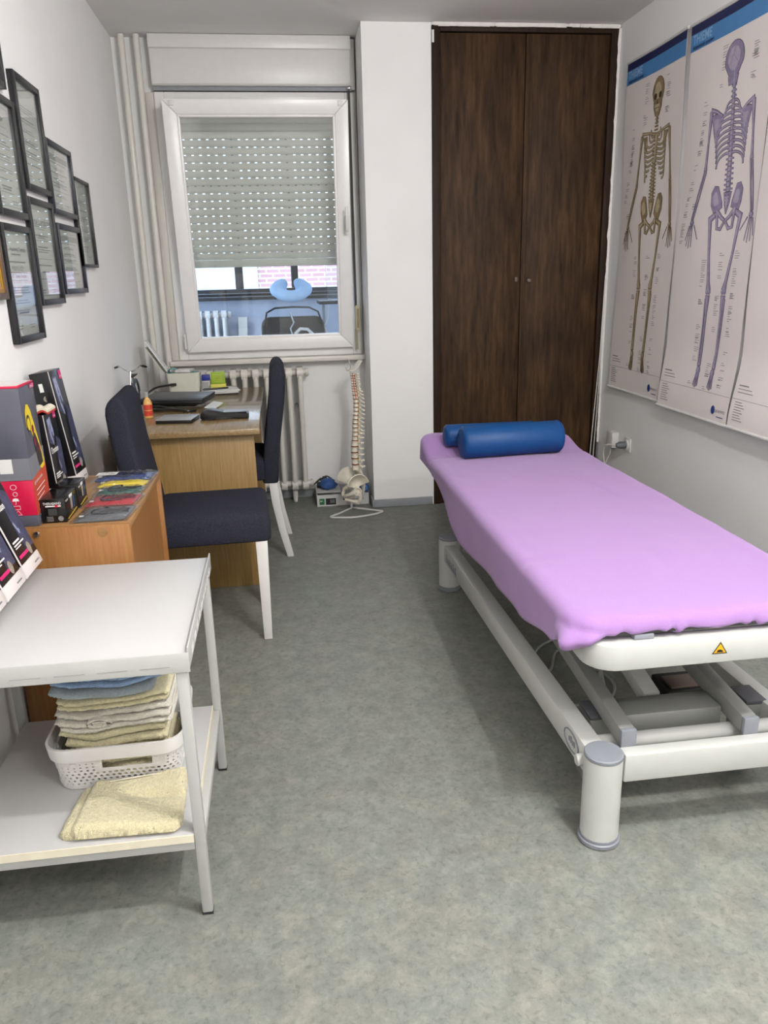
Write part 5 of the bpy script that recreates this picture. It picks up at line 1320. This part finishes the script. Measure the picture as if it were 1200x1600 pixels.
for rI in range(ROWS):
    z0 = z_0+rI*ch
    for i in range(NU):
        u0 = (i+(.5 if rI % 2 and rI < 5 else 0))*cu_; uc = u0+cu_/2; side = min(abs((uc % 1)-.13), 1-abs((uc % 1)-.13))
        if is_handle(uc, z0): continue
        big = max(0, 1-abs(rI-2.4)/6.5)*max(.35, 1-side*3.6); rad_ = .34*big+.07
        if rI > 3 and side < .075: rad_ = 0
        if rad_ > .16:
            o8 = [(0, 0), (.5, 0), (1, 0), (1, .5), (1, 1), (.5, 1), (0, 1), (0, .5)]; i8 = [(.5+rad_*math.cos(R_(225+45*k)), .5+rad_*math.sin(R_(225+45*k))*1.15) for k in range(8)]
            P = [per(u0+a*cu_, z0+b*ch) for a, b in o8+i8]
            m.add(P, [(k, (k+1) % 8, 8+(k+1) % 8, 8+k) for k in range(8)])
        else: m.add([per(u0, z0), per(u0+cu_, z0), per(u0+cu_, z0+ch), per(u0, z0+ch)], [(0, 1, 2, 3)])
zt_ = z_0+ROWS*ch
for i in range(NU):
    u0 = i*cu_
    if is_handle(u0+cu_/2, zt_): continue
    m.add([per(u0, zt_), per(u0+cu_, zt_), per(u0+cu_, .0915), per(u0, .0915)], [(0, 1, 2, 3)])
m.build('perforated_wall', 'plastic_white', bk_, solid=.0018, smooth=40)
m = MB(); n = 64
m.v += [per(i/NU, .0) for i in range(NU)]; m.f += [tuple(range(NU))]; m.build('floor_plate', 'plastic_white', bk_, smooth=0)
Po = rrect(BXc-Wt, BXc+Wt, BYc-Dt, BYc+Dt, .055, 8); Pi = rrect(BXc-Wt+.006, BXc+Wt-.006, BYc-Dt+.006, BYc+Dt-.006, .05, 8); Pl = rrect(BXc-Wt+.004, BXc+Wt-.004, BYc-Dt+.004, BYc+Dt-.004, .052, 8)
zr = sz+.089
MB().loft([[(a, b, zr) for a, b in Pi], [(a, b, zr) for a, b in Pl], [(a, b, zr+.032) for a, b in Po], [(a, b, zr+.036) for a, b in Po], [(a, b, zr+.036) for a, b in Pi], [(a, b, zr+.002) for a, b in Pi]], caps=False).build('rim', 'plastic_white', bk_, smooth=40)

# ------------------------------------------------------------------ towels
def sway(x, y, z, seed):     # shared shape of the stack: dips in the middle, rises at the ends
    u = (x-tx0)/(tx1-tx0)
    return amp_at(z)*(.010*math.cos(u*math.pi*2.1+.4)+.005*math.sin(u*9+seed*1.3)+.007*noise.noise(Vector((x*16, y*6, seed))))
def amp_at(z): return smooth(sz+.03, sz+.13, z)*(1-.75*smooth(sz+.26, sz+.30, z))
def towel(x0, x1, y0, y1, z0, h, folds, mt_, label, seed, group=None, roll=False):
    t = thing('folded_towel', label, 'towel', ((x0+x1)/2, (y0+y1)/2, z0), 0, group); rn = random.Random(int(seed*10))
    th = h/folds
    for L in range(folds):
        zb = z0+L*th; a0, a1 = x0+rn.uniform(-.008, .008), x1+rn.uniform(-.008, .008); b0, b1 = y0+rn.uniform(-.008, .006), y1-rn.uniform(0, .006)
        nx, r = 60, []
        for i in range(nx+1):
            u = .5-.5*math.cos(math.pi*i/nx); x = lerp(a0, a1, u); ring = []
            e = min(1, min(u, 1-u)*22); k = math.sqrt(max(.02, 1-(1-e)**2))
            for q in range(26):
                a = 2*math.pi*q/26; cyq, szq = math.cos(a), math.sin(a)
                yy = math.copysign(abs(cyq)**.28, cyq); zz = math.copysign(abs(szq)**.75, szq)
                y = lerp(b0, b1, .5+.5*yy)
                nz = .0022*noise.noise(Vector((x*150, y*150+zz*3, seed+L*3)))+.0012*noise.noise(Vector((x*330, y*330, seed+L+zz*4)))
                ring.append((x+nz, y+nz*1.3+.006*noise.noise(Vector((x*11, L*2, seed))), zb+th*.5+zz*th*.5*k+sway(x, y, zb, seed)+nz*.7))
            r.append(ring)
        MB().loft(r).build('fold', mt_, t, smooth=180)
    if roll:        # curled end showing on the front
        m = MB(); c = Vector((lerp(x0, x1, .36), y0-.004, z0+h*.55+sway(lerp(x0, x1, .36), y0, z0, seed)))
        pts = [c+Vector((.020*(1-k/26*.8)*math.cos(k*.52)*1.6, 0, .011*(1-k/26*.75)*math.sin(k*.52))) for k in range(20)]
        m.loft([[(p.x, p.y+d, p.z+e) for d, e in ((-.006, -.003), (.05, -.003), (.05, .003), (-.006, .003))] for p in pts]); m.build('curl', mt_, t, smooth=180)
    return t
tz = sz+.004
tx0, tx1, ty0, ty1 = BXc-.122, BXc+.122, BYc-.098, BYc+.098
g_ = 'towels stacked in the basket'
towel(tx0, tx1, ty0, ty1, tz, .088, 4, 'towel_cream', 'cream towel at the bottom of the basket, seen through the grip hole', 1, g_)
towel(tx0-.004, tx1-.004, ty0-.004, ty1, tz+.089, .050, 2, 'towel_cream', 'cream towel just above the basket rim', 2, g_)
towel(tx0-.004, tx1+.012, ty0-.008, ty1, tz+.141, .051, 3, 'towel_white', 'off-white towel with a curled edge in the middle of the stack', 2.4, g_, True)
towel(tx0+.004, tx1+.018, ty0-.004, ty1, tz+.193, .032, 2, 'towel_cream', 'yellowish cream towel directly under the blue towels', 2.8, g_)
towel(tx0-.008, tx1-.010, ty0-.006, ty1, tz+.226, .024, 1, 'towel_greyblue', 'grey blue towel lower in the blue pair', 3.1, g_)
towel(tx0-.012, tx1-.000, ty0, ty1, tz+.251, .048, 3, 'towel_blue', 'light blue towel on top of the stack', 3.3, g_)
# loose cream towel in front of the basket: folded wedge
lt = thing('loose_towel', 'folded cream terry towel lying in front of the basket', 'towel', (-.41, 1.60, sz))
def sheet_towel(pts0, h, seed, nm, dz=0):
    m = MB(); nx, ny = 96, 70; tp, bt_ = [], []
    for j in range(ny+1):
        for i in range(nx+1):
            u, v = i/nx, j/ny
            p = Vector(pts0[0])*(1-u)*(1-v)+Vector(pts0[1])*u*(1-v)+Vector(pts0[2])*u*v+Vector(pts0[3])*(1-u)*v
            cq = max(0, (abs(2*u-1)-.86)/.14)*max(0, (abs(2*v-1)-.82)/.18); p = p+(Vector((-.405, 1.605, p.z))-p)*(.075*cq)
            e = min(1, min(u, 1-u)*12+.0, min(v, 1-v)*9+.0); e = math.sqrt(max(0, 1-(1-e)**2))
            nz = .0026*noise.noise(Vector((u*60, v*45, seed)))+.0022*noise.noise(Vector((u*130, v*95, seed)))
            fold = -.010*math.exp(-((v-.62+.25*(u-.5))/.07)**2)*smooth(.25, .5, u)+.006*math.sin(u*5+v*3)
            q = (p.x+nz, p.y+nz, sz+.0012+dz+p.z+(h+fold)*e+nz*e)
            tp.append(q); bt_.append((p.x, p.y, sz+.001+dz+p.z))
    n = len(tp); f = []
    for j in range(ny):
        for i in range(nx):
            a = j*(nx+1)+i; f += [(a, a+1, a+nx+2, a+nx+1), (n+a, n+a+nx+1, n+a+nx+2, n+a+1)]
    for i in range(nx): f += [(i, n+i, n+i+1, i+1), (ny*(nx+1)+i+1, n+ny*(nx+1)+i+1, n+ny*(nx+1)+i, ny*(nx+1)+i)]
    for j in range(ny): f += [((j+1)*(nx+1), n+(j+1)*(nx+1), n+j*(nx+1), j*(nx+1)), (j*(nx+1)+nx, n+j*(nx+1)+nx, n+(j+1)*(nx+1)+nx, (j+1)*(nx+1)+nx)]
    m.add(tp+bt_, f).build(nm, 'towel_cream', lt, smooth=180)
sheet_towel([(-.548, 1.523, 0), (-.285, 1.512, 0), (-.283, 1.695, 0), (-.528, 1.695, 0)], .019, 1, 'lower_fold')
sheet_towel([(-.522, 1.512, -.004), (-.276, 1.503, -.004), (-.278, 1.70, .012), (-.502, 1.70, -.002)], .022, 5, 'upper_fold', .0125)
MB().tube([(-.497, 1.535, sz+.031), (-.488, 1.60, sz+.0325), (-.478, 1.675, sz+.033)], .0016, 5).build('hem_seam', 'chipboard_edge', lt)
MB().tube([(-.47, 1.680, sz+.0325), (-.37, 1.682, sz+.040), (-.295, 1.680, sz+.044)], .0016, 5).build('hem_seam', 'chipboard_edge', lt)

# ------------------------------------------------------------------ spine model
SXc, SYc = .408, 4.655
sm = thing('spine_model', 'life size plastic spine and pelvis model on a white stand by the pier', 'anatomical model', (SXc, SYc, 0))
def spx(t):      # t 0 top .. 1 bottom, sideways sway (front of spine looks to -x)
    return SXc+.022+interp([(0, .0), (.12, .006), (.3, .016), (.55, .006), (.8, -.004), (1, .0)], t)
ZT_, ZB_ = .853, .262
nv = 24; tot = 0; hs = []
for i in range(nv):
    hs.append(.6 if i < 7 else (.9 if i < 19 else 1.28)+.012*(i-7))
S_ = sum(hs); z = ZT_
ang = R_(14)
F_ = Vector((-math.cos(ang), -math.sin(ang), 0)); Sd = Vector((math.sin(ang), -math.cos(ang), 0))
for i in range(nv):
    h = hs[i]/S_*(ZT_-ZB_); zc_ = z-h/2; z -= h; t = (ZT_-zc_)/(ZT_-ZB_)
    rb = lerp(.015, .023, min(1, max(0, (i-2)/20))) if i < 19 else .0255
    c = Vector((spx(t), SYc, zc_)); m = MB(); bh = h*.39
    rings = []
    for zz, k in ((-bh, 1.0), (-bh*.6, .93), (0, .86), (bh*.6, .93), (bh, 1.0)):
        rings.append([tuple(c+F_*(rb*.85*k*math.cos(a))+Sd*(rb*k*math.sin(a))+Vector((0, 0, zz))) for a in [2*math.pi*q/14 for q in range(14)]])
    m.loft(rings)
    sp_l = (.030 if i < 6 else .040) if i < 19 else .040; dn = .002 if i < 5 else (.016 if i < 17 else .004)
    base = c-F_*rb*.8
    m.tube([base, base-F_*sp_l*.5+Vector((0, 0, -dn*.4)), base-F_*sp_l+Vector((0, 0, -dn))], [.0065, .0055, .008 if i > 16 else .0062], 6)
    for q in (-1, 1):
        m.tube([base+Sd*q*.004, base+Sd*q*(rb+.012)-F_*.010+Vector((0, 0, .003))], [.0055, .0042], 6)
        m.tube([base+Sd*q*.011-F_*.006+Vector((0, 0, h*.45)), base+Sd*q*.011-F_*.006-Vector((0, 0, h*.45))], .0045, 6)
    m.build('vertebra', 'bone_plastic', sm, smooth=50)
    if i < nv-1:
        dz = Vector((0, 0, -h/2))
        MB().loft([[tuple(c+dz+F_*(rb*.80*math.cos(a))+Sd*(rb*.94*math.sin(a))+Vector((0, 0, zz))) for a in [2*math.pi*q/14 for q in range(14)]] for zz in (-h*.10, h*.10)]).build('disc', 'disc_brown', sm)
        n_ = MB()
        for q in (-1, 1): n_.tube([base+dz+Sd*q*.006, base+dz+Sd*q*(rb*.75)+F_*.004, base+dz+Sd*q*(rb+.006)+F_*.006-Vector((0, 0, .005))], [.003, .003, .002], 6)
        n_.build('nerve_root', 'nerve_yellow' if i > 4 else 'disc_brown', sm)
for q in (-1, 1):
    MB().tube([Vector((spx(k/8*.28), SYc, lerp(ZT_, .70, k/8)))+Sd*q*.016+F_*.004 for k in range(9)], .0022, 6).build('artery', 'artery_red', sm)
# occipital plate, ring and hook
MB().loft([[tuple(Vector((spx(0), SYc, 0))+F_*(lerp(.035, -.060, u))+Sd*(w_*s)+Vector((0, 0, ZT_+.012+.055*smooth(.25, 1, u)**1.3+ (0 if e else .005)))) for e, s in ((1, -1), (1, 1), (0, 1), (0, -1))] for u, w_ in ((0, .012), (.15, .028), (.35, .036), (.55, .040), (.75, .042), (.9, .036), (1, .02))]).build('occipital_plate', 'bone_plastic', sm, bevel=.0015)
MB().tube([(SXc+.012, SYc, ZT_-.01), (SXc+.012, SYc, ZT_+.04), (SXc+.004, SYc, ZT_+.085)], [.004, .004, .003], 8).build('top_rod', 'plastic_white', sm)
MB().tube([(SXc-.004+.014*math.cos(a), SYc-.03, ZT_+.042+.022*math.sin(a)) for a in [2*math.pi*k/16 for k in range(16)]], .0018, 6, closed=True).build('hanging_ring', 'chrome', sm)
# sacrum and pelvis
pc = Vector((SXc-.015, SYc, .19))
rings = []
for k in range(7):
    u = k/6; zz = lerp(.262, .10, u); w_ = lerp(.048, .010, u); d_ = lerp(.020, .006, u)
    cc = Vector((spx(1), SYc, 0))-F_*(.012+.035*math.sin(u*2.2))
    rings.append([tuple(cc+Sd*w_*math.cos(a)+F_*d_*math.sin(a)+Vector((0, 0, zz))) for a in [2*math.pi*q/12 for q in range(12)]])
MB().loft(rings).build('sacrum', 'bone_plastic', sm, smooth=60)
for q in (-1, 1):
    # iliac wing: curved fan
    m = MB(); nu_, nv_ = 14, 9; P = []
    base = Vector((spx(1), SYc, .155))+Sd*q*.052+F_*.018
    for j in range(nv_+1):
        v = j/nv_
        for i in range(nu_+1):
            u = i/nu_; a = lerp(R_(148), R_(22), u)         # crest from back to front
            L = lerp(.012, .108*(.86+.14*math.sin(u*math.pi)), v)
            flare = .052*v*v*(1-.25*abs(u-.5))
            P.append(tuple(base+F_*(L*math.cos(a)*.86)+Vector((0, 0, L*math.sin(a)*.98))+Sd*q*(flare-.012*math.sin(u*math.pi)*math.sin(v*math.pi))))
    m.add(P, [(j*(nu_+1)+i, j*(nu_+1)+i+1, (j+1)*(nu_+1)+i+1, (j+1)*(nu_+1)+i) for j in range(nv_) for i in range(nu_)])
    m.build('iliac_wing', 'bone_plastic', sm, solid=.006, smooth=60)
    # socket block
    acet = base+Sd*q*.012-Vector((0, 0, .012))
    MB().lathe((0, 0, 0), [(.004, -.018), (.018, -.014), (.027, .0), (.028, .012), (.021, .014), (.012, .004), (0.001, .0)], 18, 'z', caps=False)
    mm = MB(); mm.loft([[tuple(acet+Sd*q*hh+F_*(rr_*math.cos(a))+Vector((0, 0, rr_*math.sin(a)))) for a in [2*math.pi*w_/16 for w_ in range(16)]] for hh, rr_ in ((-.02, .012), (-.012, .023), (.004, .027), (.014, .027), (.016, .022), (.004, .014))])
    mm.build('hip_socket', 'bone_plastic', sm, smooth=50)
    sym = Vector((spx(1), SYc, .098))+F_*.078+Sd*q*.006
    isch = acet-Vector((0, 0, .075))-F_*.012-Sd*q*.014
    MB().tube([acet+F_*.008, acet+F_*.040-Vector((0, 0, .012)), lerp(acet, sym, .75)+F_*.02, sym], [.017, .011, .010, .011], 10).build('pubic_ramus', 'bone_plastic', sm, smooth=60)
    MB().tube([acet-F_*.012-Vector((0, 0, .01)), acet-F_*.02-Vector((0, 0, .045)), isch, lerp(isch, sym, .5)-Vector((0, 0, .008)), sym-Vector((0, 0, .014))], [.017, .013, .016, .009, .008], 10).build('ischium', 'bone_plastic', sm, smooth=60)
MB().lathe((0, 0, 0), [(.01, 0), (.01, .01)], 8)
sy_c = Vector((spx(1), SYc, .094))+F_*.079
MB().obox(sy_c, Sd*.006, F_*.008, Vector((0, 0, .014))).build('symphysis', 'disc_brown', sm, bevel=.003)
# pole and floor stand
MB().tube([(SXc-.008, 4.70, .008), (SXc-.008, 4.70, .10), (SXc+.018, 4.685, .20), (SXc+.03, 4.675, .30)], .0085, 12).build('pole', 'plastic_white', sm)
MB().tube(wavy([(SXc-.008, 4.70, .0065), (.33, 4.615, .0065), (.262, 4.545, .0065), (.258, 4.528, .0065), (.285, 4.515, .0065), (.40, 4.498, .0065), (.52, 4.535, .0065), (.575, 4.575, .0065), (.578, 4.592, .0065), (.55, 4.61, .0065), (SXc, 4.705, .0065)], 5), .006, 8).build('floor_stand', 'plastic_white', sm)

# ------------------------------------------------------------------ carton behind the spine
cbx = thing('white_carton', 'flat white carton with green and black labels and handwriting, behind the spine model', 'box', (.355, 4.90, 0))
cy0 = 4.79
m = MB(); m.box(.190, .522, cy0, cy0+.003, .001, .076); m.box(.190, .193, cy0+.0032, 4.985, .001, .09); m.box(.519, .522, cy0+.0032, 4.985, .001, .09); m.box(.1932, .5188, 4.982, 4.985, .001, .09); m.box(.1932, .5188, cy0+.0032, 4.9818, .001, .004)
m.build('carton', 'cardboard_white', cbx)
B(.189, .345, cy0-.002, 4.984, .0905, .094).build('lid_flap', 'cardboard_white', cbx)
flat([(.205, .012), (.237, .012), (.237, .052), (.205, .052)], lambda a, b: (a, cy0-.0008, b), 'label_green', 'green_label', cbx)
text_mb('80..', .016, lambda x, y: (.209+x, cy0-.0012, .03+y)).build('green_text', 'white_ink', cbx, smooth=0)
flat([(.245, .010), (.31, .010), (.31, .052), (.245, .052)], lambda a, b: (a, cy0-.0008, b), 'label_black', 'black_label', cbx)
m = MB()
for k in range(3): m.quad((.272, cy0-.0012, .022+.008*k), (.030, 0, 0), (0, 0, .005))
m.build('black_label_print', 'print_grey', cbx, smooth=0)
text_mb('Surgyon', .026, lambda x, y: (.405+x, cy0-.0008, .030+y+.05*x), shear=.25, sx=.95).build('handwriting', 'print_ink', cbx, smooth=0)
# contents
def roll(c, ax, r, L, mt_, label, core=True):
    c, ax = Vector(c), Vector(ax).normalized(); t = thing('blue_roll', label, 'roll', tuple(c-Vector((0, 0, r))), 0, 'blue rolls in the carton')
    MB().tube([c-ax*L/2, c-ax*(L/2-.004), c+ax*(L/2-.004), c+ax*L/2], [r*.94, r, r, r*.94], 24).build('roll', mt_, t, smooth=40)
    if core:
        MB().tube([c-ax*(L/2+.0012), c-ax*(L/2+.0002)], r*.6, 20).build('inner_layers', 'blue_light', t); MB().tube([c-ax*(L/2+.0022), c-ax*(L/2+.0013)], r*.27, 14).build('core_hole', 'label_black', t)
roll((.492, 4.845, .106), (-.10, 1, 0), .030, .09, 'blue_roll', 'blue bandage roll with its round end showing, right of the pelvis')
# crumpled blue glove bundle
m = MB(); rings = []
for i in range(13):
    a = math.pi*i/12; rr_ = math.sin(a)*.048+.001; ring = []
    for j in range(18):
        b = 2*math.pi*j/18; k = 1+.45*noise.noise(Vector((math.cos(b)*3.2, math.sin(b)*3.2, i*.5)))
        ring.append((.268+rr_*k*math.cos(b)*1.1, 4.86+rr_*k*math.sin(b), .131-.036*math.cos(a)*(1+.25*math.sin(3*b+i*.5)*math.sin(a))))
    rings.append(ring)
m.loft(rings); tag(m.build('blue_bundle', 'blue_roll', smooth=180), 'crumpled blue plastic bundle on the left of the white carton', 'bundle')
m = MB()
rn = random.Random(11)
for k in range(9):
    a = rn.uniform(0, math.pi); c = Vector((.235+rn.uniform(-.02, .03), 4.925+rn.uniform(-.02, .02), .135+rn.uniform(-.01, .03)))
    m.tube(wavy([c+Vector((math.cos(a)*.04, math.sin(a)*.02, -.01)), c+Vector((0, 0, .014)), c-Vector((math.cos(a)*.04, math.sin(a)*.02, .012))], 4), .005, 6)
m.box(.2, .27, 4.90, 4.95, .0945, .125)
tag(m.build('dark_strap_bundle', 'dark_grey', smooth=60), 'dark grey strap bundle behind the blue bundle in the carton', 'straps')
m = MB(); rings = []
for i in range(11):
    a = math.pi*i/10; rr_ = math.sin(a)*.03+.001; rings.append([(.49+rr_*(1+.3*noise.noise(Vector((math.cos(b), math.sin(b), i*.4))))*math.cos(b), 4.935+rr_*math.sin(b), .078-.07*math.cos(a)+.002) for b in [2*math.pi*j/14 for j in range(14)]])
m.loft(rings); tag(m.build('green_bag', 'clear_green', smooth=180), 'crumpled pale green plastic bag at the right end of the carton', 'bag')
